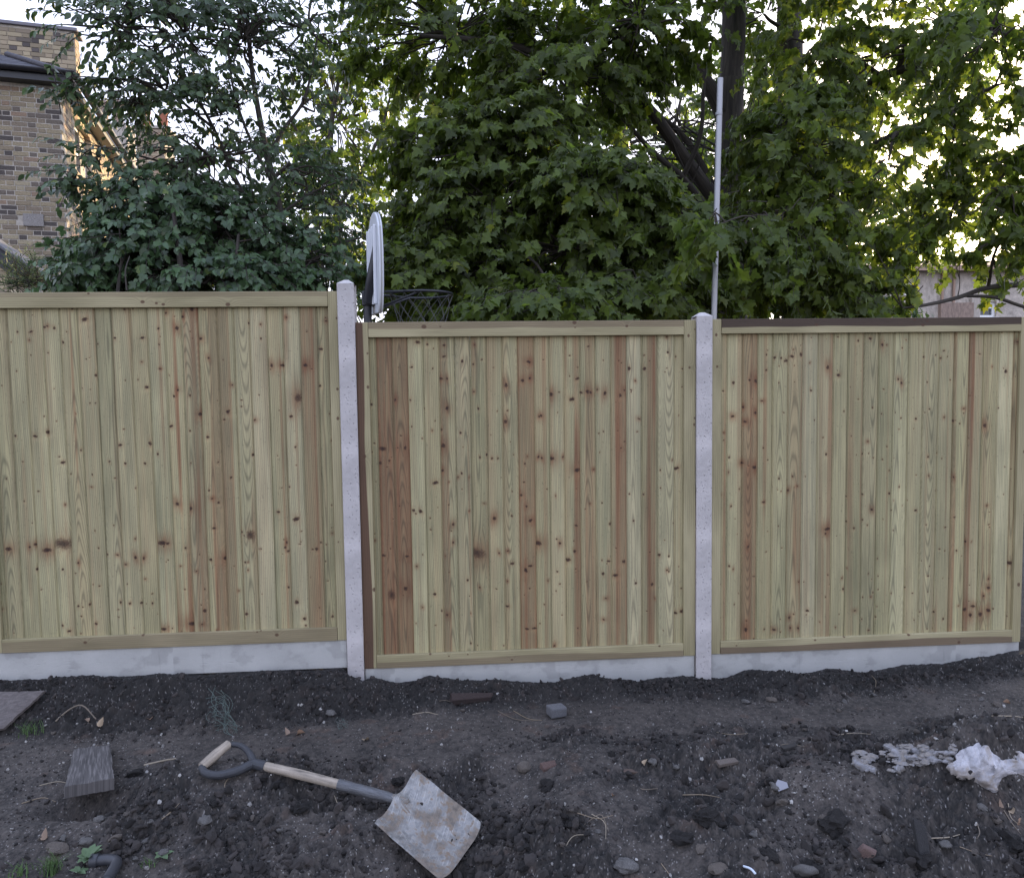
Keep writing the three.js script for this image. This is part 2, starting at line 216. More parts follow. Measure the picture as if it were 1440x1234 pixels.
// one board's wood: x across and y along in metres, B describes the board; fills o (sRGB) and returns relief
function wood(x, y, B, o) {
  const s = B.seed, u = x - B.x, n1 = n2(y * 1.1 + s, s * 3.1) - 0.5, uu = u + 0.010 * n1 + 0.003 * (n2(y * 6, s) - 0.5);
  let kp = 0, ph, kd = 0, kh = 0, kr = 0, kc = 0;
  let wx = uu, wy = y;
  for (const k of B.knots) {
    const dx = ((x - k.x) * k.ca + (y - k.y) * k.sa) / (k.r * k.el), dy = ((y - k.y) * k.ca - (x - k.x) * k.sa) / (k.r * (k.red ? 1.15 : 1.05)), d2 = dx * dx + dy * dy; if (d2 > 60 && Math.abs(dx) > 5) continue; if (Math.abs(dy) > 16) continue;
    const e = Math.exp(-d2 / 7); wx += Math.sign(dx || 1) * -k.r * 0.9 * Math.exp(-(dx * dx / 5 + dy * dy / 22)); wy += k.r * 2.2 * e;
    const jit = 0.55 * (n2(x * 240 + s, y * 240) - 0.5) + 0.25 * (n2(x * 600, y * 600) - 0.5), d = Math.sqrt(d2) + jit; kd = Math.max(kd, (1 - sm(0.55, 1.02, d)) * (0.7 + 0.5 * n2(x * 320 + s, y * 320))); kc = Math.max(kc, 1 - sm(0.15, 0.5, d)); kh = Math.max(kh, Math.exp(-(dx * dx / 1.8 + dy * dy / 6)) * (0.2 + 1.1 * n2(x * 130, y * 50 + s))); kp = Math.max(kp, Math.exp(-((dx * k.sx) ** 2 / 5 + (dy + 2.2) ** 2 / 1.6)) * k.pal); if (k.red) kr = Math.max(kr, Math.exp(-(dx * dx / 6 + dy * dy / 16)));
    if (k.big) kd = Math.max(kd * 0.75, 0.45 * (1 - sm(0.9, 1.5, d)) * (0.6 + 0.4 * Math.sin(d * 9)));
  }
  if (B.cath) ph = 7 * (Math.pow((wx - B.cu) / 0.046, 2) * 0.8 + 0.55 * B.dir * wy + 2.6 * (n2(y * 0.75 + s, 2.2 + s) - 0.5) + 0.25 * (n2(y * 4 + s, x * 30) - 0.5)); else ph = 9 * (wx / 0.046 * 0.55 + 0.35 * (n2(y * 0.9, s) - 0.5) + 0.12 * wy);
  const ring = 0.5 + 0.5 * Math.sin(ph * 6.283), late = Math.pow(ring, 3);
  const fib = n2(x * 950 + s, y * 16) - 0.5, fib2 = n2(x * 330, y * 5 + s) - 0.5, blot = fbm(x * 9 + s, y * 1.6 + s, 3) - 0.5, cloud = n2(x * 22 + s, y * 7) - 0.5, band = n2(u * 75 + s * 3, y * 0.45 + s) - 0.5, dot = sm(0.86, 0.93, n2(x * 260 + s * 5, y * 130));
  let h = B.brown; if (B.hs) h = Math.max(h, B.hs * sm(B.h0 - 0.12, B.h0 + 0.03, u / B.w + 0.5 + 0.25 * n1) * (1 - sm(B.h1 - 0.03, B.h1 + 0.12, u / B.w + 0.5 + 0.25 * n1)) * (B.hy ? sm(B.hy[0] - 0.15, B.hy[0] + 0.1, y) * (1 - sm(B.hy[1] - 0.1, B.hy[1] + 0.25, y)) : 1));
  const stk = sm(0.66, 0.86, n2(u * 48 + s * 9, y * 0.8 + s)) * (0.5 + n2(y * 2.3, s * 2)); h = clamp(0.32 * stk * (0.4 + B.pink) + h * (1 + 0.8 * blot) + 0.42 * B.pink * (0.35 + blot + 0.8 * band) + kr * 0.5);
  const p = clamp(B.pale + blot * 0.5);
  for (let c = 0; c < 3; c++) {
    let v = lerp(GREEN[c], PALE[c], p); v = lerp(v, BROWN[c], h * (0.82 + 0.5 * band));
    v *= B.tone * (1 - 0.165 * late * (B.cath ? 1.2 : 0.85)) * (1 + 0.11 * fib + 0.11 * fib2 + 0.16 * blot + 0.08 * cloud + 0.15 * band) * (1 - 0.12 * dot) * (1 + 0.10 * kp);
    v = lerp(v, DARK[c] * (1.5 - 0.18 * c), 0.34 * kh); v = lerp(v, k3(c, B), 0.86 * kd); v *= 1 - 0.25 * kc;
    o[c] = v;
  }
  return 0.5 + 0.25 * (ring - 0.5) + 0.2 * fib - 0.2 * kd;
}
function k3(c, B) { return [0.225, 0.14, 0.09][c]; }
const PITCH_Y = [0.1805, 0.0206, 0.0239], PH = 1.83, S = 1.8857;
const edges = [
  [-41, -16, 8, 33, 58.6, 83, 107.5, 131.7, 155.5, 181.6, 206, 230, 254, 277.7, 304.5, 327, 350, 373.7, 397, 420.6, 444.7, 462],
  [517, 528, 550.6, 572.7, 593.8, 617, 638, 660.8, 683, 705.4, 727, 750.5, 772, 792.5, 814.8, 837, 858.6, 880.7, 902, 924.4, 948.6, 966],
  [1015, 1022.7, 1044.6, 1065.7, 1087.4, 1108.9, 1130, 1151, 1172.7, 1193.8, 1215.7, 1237, 1257.7, 1279, 1300, 1322, 1343.5, 1364.7, 1385, 1406, 1426.6, 1449]
];
const topY = [436, 478, 470];
// the boards' own colours: tone, pale 0..1, brown 0..1, pink 0..1, heartwood strip [strength, from, to] in board widths (+ height range)
const looks = [
  { 4: { pale: .5, hs: .0 }, 5: { tone: 1 }, 10: { pink: .6 }, 11: { pink: .9 }, 12: { pink: 1, hs: .35, h0: .55, h1: 1.1 }, 13: { pink: .8, hs: .55, h0: .45, h1: 1.1 }, 14: { hs: .6, h0: .0, h1: .7 }, 15: { pale: .5 }, 16: { pale: .9, hs: .0 }, 17: { pink: .6, hs: .35, h0: .6, h1: 1.1, hy: [0, 1.4] }, 18: { pale: .8, hs: .4, h0: .0, h1: .35, hy: [1.65, 2.1] }, 19: { brown: .4 }, 20: { pale: .2 } },
  { 0: { tone: .95, pale: .1 }, 1: { brown: .92, tone: .95 }, 2: { brown: .8, pink: .3 }, 3: { pale: .5 }, 4: { pale: .2 }, 5: { hs: .6, h0: .05, h1: .5, pale: .3 }, 6: { pale: .5, tone: 1 }, 7: { pale: .1 }, 8: { pink: .7, pale: .3 }, 9: { hs: .3, h0: 0, h1: .3 }, 10: { brown: .62 }, 11: { pink: .7, hs: .4, h0: .6, h1: .8 }, 12: { pale: .5, hs: .3, h0: -.2, h1: .3, hy: [1.2, 2] }, 13: { hs: .8, h0: .62, h1: 1.1, hy: [0, 1.25] }, 14: { pink: .9, pale: .3 }, 15: { pink: .7 }, 16: { hs: .72, h0: .3, h1: 1.1, brown: .25 }, 17: { pale: 1 }, 18: { hs: .5, h0: .35, h1: .8, tone: .97 }, 19: { pale: .7 }, 20: { pink: .5 } },
  { 0: { tone: .98 }, 1: { pale: .5 }, 2: { brown: .5, hs: 1, h0: .1, h1: .72, hy: [0, 1.05] }, 3: { pale: .2 }, 4: { pink: .4, pale: .3 }, 5: { pink: .5 }, 6: { pale: 1 }, 7: { hs: .6, h0: .68, h1: .98 }, 8: { pale: .3 }, 9: { pale: .2 }, 10: { pink: .3 }, 14: { tone: .96 }, 16: { hs: .7, h0: -.1, h1: .15 }, 17: { hs: .75, h0: -.1, h1: .25, pink: .3 }, 18: { pink: .5, hs: .3, h0: .2, h1: .4 }, 19: { pale: .7 }, 20: { hs: .6, h0: .75, h1: 1.1 } }
];
function boardGeo(x0, x1, y0, y1, zf, t, X0, Y0) {            // chamfered board with a tongue behind; uv over the whole panel
  const g = 0.0022, c = 0.0055, sec = [[x0, zf - t], [x0, zf - t * 0.45], [x0 + g, zf - t * 0.45], [x0 + g, zf - c], [x0 + g + c, zf], [x1 - g - c, zf], [x1 - g, zf - c], [x1 - g, zf - t * 0.45], [x1 - 0.0002, zf - t * 0.45], [x1 - 0.0002, zf - t]];
  const P = [], I = [], U = []; const q = (a, b) => { const k = P.length / 3; for (const [p, y] of [[a, y0], [b, y0], [b, y1], [a, y1]]) { P.push(p[0], y, p[1]); U.push((p[0] - X0) / 1.9, (y - Y0) / 1.9); } I.push(k, k + 1, k + 2, k, k + 2, k + 3); };
  for (let i = 0; i < sec.length - 1; i++) q(sec[i], sec[i + 1]); q(sec[sec.length - 1], sec[0]);
  for (const [y, up] of [[y0, 0], [y1, 1]]) { const k = P.length / 3; for (const p of [sec[0], sec[4], sec[5], sec[9]]) { P.push(p[0], y, p[1]); U.push((p[0] - X0) / 1.9, (y - Y0) / 1.9); } up ? I.push(k, k + 1, k + 2, k, k + 2, k + 3) : I.push(k, k + 2, k + 1, k, k + 3, k + 2); }
  const G = geoFrom(P, I, U); const n = G.toNonIndexed(); n.computeVertexNormals(); return n;
}
// rails and stiles: one sheet of strips; strip k, along 0..2 m, across 0..0.1 m
const STRIPS = 16, railSpec = [];
{ const q = mulberry(5); for (let k = 0; k < STRIPS; k++) railSpec.push({ seed: k * 7.7 + 1, wane: 0, knots: [], a: q() }); }
Object.assign(railSpec[0], { wane: .55, wv: .55, wk: .28, up: 1 }); Object.assign(railSpec[1], { wane: .58, wv: .5, wk: .5, up: 1 }); Object.assign(railSpec[2], { wane: .45, wv: .35, wk: .95, up: 1 });
Object.assign(railSpec[3], { wane: .8, wv: .3, wk: .35, up: 0 }); Object.assign(railSpec[4], { wane: .42, wv: .5, wk: .5, up: 0 }); Object.assign(railSpec[5], { wane: .45, wv: .6, wk: .8, up: 0 });
Object.assign(railSpec[8], { wane: .55, wv: .15, wk: 1.25, up: 0 });
for (const r of railSpec) { const q = mulberry(r.seed * 91 | 0); for (let k = 0; k < 5; k++) r.knots.push([q() * 1.8, 0.01 + q() * 0.06, 0.004 + q() * 0.007]); }
railSpec[1].knots.push([0.29, 0.052, 0.012]);
const railTexH = new Float32Array(1024 * 1024);
const railMap = dataTex(1024, 1024, (i, j, o) => {
  const k = j >> 6, v = (j & 63) / 64, s = railSpec[k], al = i / 1024 * 2, ac = v * 0.1;
  let dist = 0, kd = 0; for (const [ka, kc, r] of s.knots) { const d2 = ((al - ka) / (r * 1.3)) ** 2 + ((ac - kc) / r) ** 2; dist += Math.exp(-d2 / 7) * 1.6; kd = Math.max(kd, 1 - sm(0.6, 1.05, Math.sqrt(d2))); }
  const ph = ac * 260 + 2.2 * n2(al * 1.7, s.seed) + 4 * dist, ring = 0.5 + 0.5 * Math.sin(ph * 2.2), fib = n2(al * 14, ac * 1200 + s.seed) - 0.5, blot = fbm(al * 3 + s.seed, ac * 14, 3) - 0.5;
  let w = 0; if (s.wane) { const e = s.wane + 0.28 * (n2(al * 1.3 + s.seed, 3.3) - 0.5) + 0.1 * (n2(al * 5, s.seed) - 0.5); w = s.up ? sm(e - 0.02, e + 0.03, v / 0.8) : 1 - sm(e - 0.03, e + 0.02, v / 0.8); w *= s.wk > 1 ? 1 : s.wk; }
  for (let c = 0; c < 3; c++) { let q = lerp([0.575, 0.535, 0.395][c], [0.65, 0.61, 0.48][c], clamp(0.5 + blot)); q = lerp(q, (s.wk > 1 ? [0.36, 0.27, 0.2] : (k === 2 ? [0.27, 0.215, 0.17] : [0.40, 0.335, 0.265]))[c], w); q *= 1 - 0.08 * ring + 0.1 * fib + 0.16 * blot; q = lerp(q, [0.3, 0.21, 0.15][c], 0.75 * kd); o[c] = q; }
  railTexH[j * 1024 + i] = 0.5 + 0.2 * (ring - 0.5) + 0.35 * fib;
});
const railBump = dataTex(1024, 1024, (i, j, o) => { o[0] = o[1] = o[2] = railTexH[j * 1024 + i]; }, false);
const railMat = std(0xffffff, 0.82, { map: railMap, bumpMap: railBump, bumpScale: 0.0012 });
function railGeo(x0, x1, y0, y1, z0, z1, strip, vertical, c = 0.003) {   // bevelled timber, uv from its strip
  const g = new RoundedBoxGeometry(x1 - x0, y1 - y0, z1 - z0, 2, c); g.translate((x0 + x1) / 2, (y0 + y1) / 2, (z0 + z1) / 2);
  const p = g.attributes.position, u = g.attributes.uv, n = g.attributes.normal;
  for (let i = 0; i < p.count; i++) {
    let al = vertical ? p.getY(i) - y0 : p.getX(i) - x0, ac = vertical ? p.getX(i) - x0 : p.getY(i) - y0;
    if (Math.abs(n.getZ(i)) < 0.6) ac += vertical ? 0.0 : (z1 - p.getZ(i)) * 0.3;
    u.setXY(i, al / 2 + 0.002, (strip + clamp(ac / 0.1, 0.02, 0.98)) / STRIPS);
  }
  return g;
}
// concrete
const concH = new Float32Array(512 * 512), pits = []; { const q = mulberry(77); for (let k = 0; k < 420; k++) pits.push([q() * 512, q() * 512, 0.8 + q() * q() * 3.2]); }
concH.fill(1); for (const [px, py, r] of pits) for (let j = -5; j <= 5; j++) for (let i = -5; i <= 5; i++) { const d = Math.hypot(i, j * 0.8) / r; if (d < 1.2) { const x = (px + i + 512 | 0) & 511, y = (py + j + 512 | 0) & 511; concH[y * 512 + x] = Math.min(concH[y * 512 + x], sm(0.5, 1.2, d)); } }
const tileN = (i, j, f, o) => { const w = f * 2.4, x = i / 512 * w, y = j / 512 * w, e = sm(0.8, 1, i / 512), g = sm(0.8, 1, j / 512); return lerp(lerp(fbm(x, y, o), fbm(x - w, y, o), e), lerp(fbm(x, y - w, o), fbm(x - w, y - w, o), e), g); };
const concMap = dataTex(512, 512, (i, j, o) => { const b = tileN(i, j, 2.2, 5), f = hsh(i, j) - 0.5, p = 1 - concH[j * 512 + i]; const v = 0.715 + 0.16 * (b - 0.5) + 0.06 * f; o[0] = v; o[1] = v * 0.97; o[2] = v * 0.955; });
const concBump = dataTex(512, 512, (i, j, o) => { o[0] = o[1] = o[2] = 0.6 * concH[j * 512 + i] + 0.25 * tileN(i, j, 9, 3) + 0.15 * hsh(i, j); }, false);
const concMat = std(0xffffff, 0.88, { map: concMap, bumpMap: concBump, bumpScale: 0.008 });
const boardConcMap = dataTex(1024, 256, (i, j, o) => {
  const x = i / 512, y = j / 1024, b = fbm(x * 7, y * 9, 5) - 0.5, f = hsh(i, j) - 0.5, st = sm(0.56, 0.72, fbm(x * 12 + 4, y * 16 + 2, 5)), dr = sm(0.7, 0.9, fbm(x * 60, y * 3, 3));
  const v = 0.665 + 0.10 * b + 0.04 * f - 0.05 * st - 0.05 * dr; o[0] = v * 0.99; o[1] = v * 0.985; o[2] = v * 0.96;
});
const boardConcMat = std(0xffffff, 0.86, { map: boardConcMap, bumpMap: concBump, bumpScale: 0.0016 });
function boxUV(g, s) { const p = g.attributes.position, n = g.attributes.normal, u = g.attributes.uv; for (let i = 0; i < p.count; i++) { const ax = Math.abs(n.getX(i)), ay = Math.abs(n.getY(i)); u.setXY(i, (ax > 0.6 ? p.getZ(i) : p.getX(i)) * s, (ay > 0.6 ? p.getZ(i) : p.getY(i)) * s); } return g; }

// ---------------------------------------------------------------- the fence
const HW = 0.0435;
const panelSpan = [[HW - S - 0.001, -HW + 0.001], [HW - 0.001, S - HW + 0.001], [S + HW - 0.001, 2 * S - HW + 0.001]];
const panelText = ['light green timber fence panel stepped higher than its neighbours', 'timber fence panel between the two concrete posts, two brown boards at its edge', 'timber fence panel with one dark red brown board and dark top rail'];
for (let k = 0; k < 3; k++) {
  const [xa, xb] = panelSpan[k], y0 = PITCH_Y[k], g = group('fence_panel', panelText[k], 'fence panel', [0, 0, 0], 'timber fence panels');
  g.position.set(xa, y0, 0); const lx = x => x - xa;
  const stL = k === 1 ? 0.066 : 0.054, stR = k === 1 ? 0.066 : 0.05, es = edges[k].map(px => hitZ(px, topY[k], ZB).x);
  es[0] = xa + stL - 0.008; es[es.length - 1] = xb - stR + 0.01; const B = [];
  const q = mulberry(100 + k);
  for (let i = 0; i < es.length - 1; i++) {
    const L = looks[k][i] || {}, w = es[i + 1] - es[i];
    B.push({ x: (es[i] + es[i + 1]) / 2, w, seed: 3 + i * 5.17 + k * 211.3, knots: knots.filter(n => n.x > es[i] - 0.004 && n.x < es[i + 1] + 0.004 && n.x > xa && n.x < xb), tone: (L.tone || 1) * rr(0.95, 1.05, q), pale: (L.pale ?? rr(0.15, 0.5, q)), brown: L.brown || rr(0, 0.12, q), pink: L.pink || rr(0.1, 0.6, q), hs: (L.hs || 0) * 0.85, h0: L.h0 || 0, h1: L.h1 || 0, hy: L.hy, cath: q() < 0.5, cu: rr(-0.02, 0.02, q), dir: q() < 0.5 ? 1 : -1 });
    q();
  }
  for (const b of B) for (let n = 0; n < 5; n++) b.knots.push({ x: b.x + rr(-0.4, 0.4, q) * b.w, y: y0 + rr(0.05, 1.78, q), r: rr(0.0022, 0.0042, q), red: q() < 0.25, big: false, el: rr(0.8, 2.4, q), ca: 1, sa: rr(-0.5, 0.5, q), sx: 1, pal: rr(0, 1, q) });
  const N = 1024, H = new Float32Array(N * N); const idx = new Int16Array(N);
  for (let i = 0; i < N; i++) { const x = xa + (i + 0.5) / N * 1.9; let b = B.findIndex((_, m) => x < es[m + 1]); idx[i] = b < 0 ? B.length - 1 : b; }
  const map = dataTex(N, N, (i, j, o) => { H[j * N + i] = wood(xa + (i + 0.5) / N * 1.9, y0 + (j + 0.5) / N * 1.9, B[idx[i]], o); });
  const bump = dataTex(N, N, (i, j, o) => { o[0] = o[1] = o[2] = clamp(H[j * N + i]); }, false);
  const mat = std(0xffffff, 0.8, { map, bumpMap: bump, bumpScale: 0.0016 });
  for (let i = 0; i < B.length; i++) {
    const zf = ZB + rr(-0.0022, 0.0022, q), m = part('board', boardGeo(lx(es[i]), lx(es[i + 1]), 0.03, PH - 0.03, zf, 0.014, 0, 0), mat, g);
  }
  const tr = 0.078, br = 0.07, zr = ZB + 0.0225;
  part('top_rail', railGeo(stL + 0.001, xb - xa - stR - 0.001, PH - tr, PH, ZB - 0.0, zr, k, false), railMat, g);
  part('bottom_rail', railGeo(stL + 0.001, xb - xa - stR - 0.001, 0, br, ZB - 0.0, zr, 3 + k, false), railMat, g);
  part('stile', railGeo(0.001, stL, 0, PH, ZB - 0.0, zr - 0.003, k === 1 ? 8 : 6 + k * 2 + (k === 2 ? 3 : 0), true), railMat, g);
  part('stile', railGeo(xb - xa - stR, xb - xa - 0.001, 0, PH, ZB - 0.0, zr - 0.003, k === 1 ? 13 : 9 + k, true), railMat, g);
  part('back_rail', railGeo(0.002, xb - xa - 0.002, 0.0, 0.07, ZB - 0.06, ZB - 0.0165, 14, false), railMat, g);
  part('back_rail', railGeo(0.002, xb - xa - 0.002, 0.88, 0.95, ZB - 0.06, ZB - 0.0165, 14, false), railMat, g);
  part('back_rail', railGeo(0.002, xb - xa - 0.002, PH - 0.07, PH - 0.001, ZB - 0.06, ZB - 0.0165, 15, false), railMat, g);
  // concrete gravel board below the panel
  const gb = new RoundedBoxGeometry(xb - xa - 0.006, 0.15, 0.05, 2, 0.004); boxUV(gb, 0.5); { const u = gb.attributes.uv; for (let i = 0; i < u.count; i++) u.setXY(i, u.getX(i) + k * 0.37, u.getY(i) * 8 + 0.5); }
  const m = single('gravel_board', gb, boardConcMat, ['plain concrete gravel board fully clear of the soil, under the highest panel', 'concrete gravel board between the two posts, soil heaped against its lower edge', 'concrete gravel board disappearing under a rising bank of dark soil'][k], 'gravel board', 'concrete gravel boards');
  m.position.set((xa + xb) / 2, y0 - 0.0765, -0.045);
}
console.log('panels');
function postGeo(top, bottom) {                                // slotted concrete post with a weathered point
  const w = HW, d = 0.1, sl = 0.0, sh = new THREE.Shape(); const c = 0.004;
  const pts = [[-w + c, 0], [w - c, 0], [w, -c], [w, -0.006], [w - 0.018, -0.0085], [w - 0.018, -0.092], [w, -0.0945], [w, -d + c], [w - c, -d], [-w + c, -d], [-w, -d + c], [-w, -0.0945], [-w + 0.018, -0.092], [-w + 0.018, -0.0085], [-w, -0.006], [-w, -c]];
  sh.moveTo(pts[0][0], pts[0][1]); pts.slice(1).forEach(p => sh.lineTo(p[0], p[1])); sh.closePath();
  const g = new THREE.ExtrudeGeometry(sh, { depth: top - bottom, bevelEnabled: false }); g.rotateX(-Math.PI / 2);  // y up, shape y -> -z
  g.scale(1, 1, -1); const ix = g.index; if (!ix) { const p = g.attributes.position.array, n = g.attributes.uv.array; for (let i = 0; i < p.length; i += 9) for (let a = 0; a < 3; a++) { const t = p[i + 3 + a]; p[i + 3 + a] = p[i + 6 + a]; p[i + 6 + a] = t; } }
  g.translate(0, bottom, 0); g.computeVertexNormals(); boxUV(g, 2.0);
  const t = 0.022, e = 0.004, cap = new THREE.BufferGeometry(), P = [], q = (a, b, c2) => P.push(...a, ...b, ...c2), A = [-w, top, 0], Bq = [w, top, 0], C = [w, top, -d], D = [-w, top, -d], M = [-0.012, top + t, -d * 0.4], N = [0.012, top + t, -d * 0.4], O = [0.012, top + t, -d * 0.6], L = [-0.012, top + t, -d * 0.6];
  q(A, Bq, N); q(A, N, M); q(Bq, C, O); q(Bq, O, N); q(C, D, L); q(C, L, O); q(D, A, M); q(D, M, L); q(M, N, O); q(M, O, L);
  cap.setAttribute('position', new THREE.Float32BufferAttribute(P, 3)); cap.setAttribute('uv', new THREE.Float32BufferAttribute(new Float32Array(P.length / 3 * 2), 2)); cap.computeVertexNormals(); boxUV(cap, 2.0);
  return merge([g, cap]);
}
[[0, 398, 0.0], [1, 444, 0]].forEach(([k, pyTop, tilt]) => {
  const x = k * S, top = hitZ(k ? 990 : 486, pyTop, 0).y;
  const m = single('concrete_post', postGeo(top, -0.6), concMat, ['taller pitted concrete fence post where the fence steps down', 'shorter pitted concrete fence post beside the tall metal pole'][k], 'fence post', 'concrete fence posts');
  m.position.set(x, 0, 0);
});

console.log('fence');
// ---------------------------------------------------------------- trees
const barkMap = dataTex(128, 256, (i, j, o) => { const a = i / 128 * 6.283, v = 0.55 * fbm(Math.cos(a) * 3 + 9, Math.sin(a) * 3 + j * 0.012, 3) + 0.45 * fbm(Math.cos(a) * 11 + 9, Math.sin(a) * 11 + j * 0.035, 3); const q = 0.10 + 0.26 * v; o[0] = q * 1.06; o[1] = q * 0.98; o[2] = q * 0.9; });
const barkMat = std(0xffffff, 0.95, { map: barkMap, bumpMap: barkMap, bumpScale: 0.012 });
const twigMat = std([0.045, 0.036, 0.028], 0.9);
function leafMat(c, tr, coat = 0.55) { return new THREE.MeshPhysicalMaterial({ color: new THREE.Color(...c), roughness: 1, specularIntensity: 0.2, transmission: tr, thickness: 0, clearcoat: coat, clearcoatRoughness: 0.3, side: THREE.DoubleSide }); }
function fanLeaf(outline, bend, fold) {                       // outline [x, y]; stalk at the origin, tip along +y, face +z
  const P = [0, 0.12, 0], U = [0.5, 0.1], I = [], n = outline.length;
  for (const [x, y] of outline) { P.push(x, y, -bend * y * y - 0 + fold * Math.abs(x)); U.push(x + 0.5, y); }
  P[2] = -bend * 0.0144; for (let i = 0; i < n - 1; i++) I.push(0, i + 1, i + 2);
  return geoFrom(P, I, U);
}
const half = [[0.0, 0.0], [0.16, -0.1], [0.36, -0.03], [0.3, 0.1], [0.52, 0.2], [0.56, 0.42], [0.36, 0.4], [0.25, 0.5], [0.3, 0.68], [0.15, 0.72], [0.0, 1.0]];
const mapleOutline = [...half, ...half.slice(1, -1).reverse().map(([x, y]) => [-x, y]), half[0]];
const lobed = (sx, bend, fold, seed) => { const q = mulberry(seed); return fanLeaf(mapleOutline.map(([x, y], i) => i === 0 || i === mapleOutline.length - 1 ? [0, 0] : [x * sx * rr(0.86, 1.12, q) + rr(-0.03, 0.03, q), y * rr(0.92, 1.06, q) + rr(-0.03, 0.03, q)]), bend, fold); };
const mapleA = lobed(1, 0.32, 0.18, 1), mapleB = lobed(0.88, 0.6, -0.14, 2), mapleC = lobed(0.8, 0.15, 0.4, 3), mapleD = lobed(1.08, 0.8, 0.05, 4);
const oval = [[0, 0], [0.2, 0.18], [0.29, 0.45], [0.2, 0.75], [0, 1], [-0.2, 0.75], [-0.29, 0.45], [-0.2, 0.18], [0, 0]];
const ovalLeaf = fanLeaf(oval, 0.3, 0.2), ivyLeaf = fanLeaf(oval.map(([x, y]) => [x * 1.5, y]), 0.35, 0.15);
const UP = V(0, 1, 0), tmpM = new THREE.Matrix4();
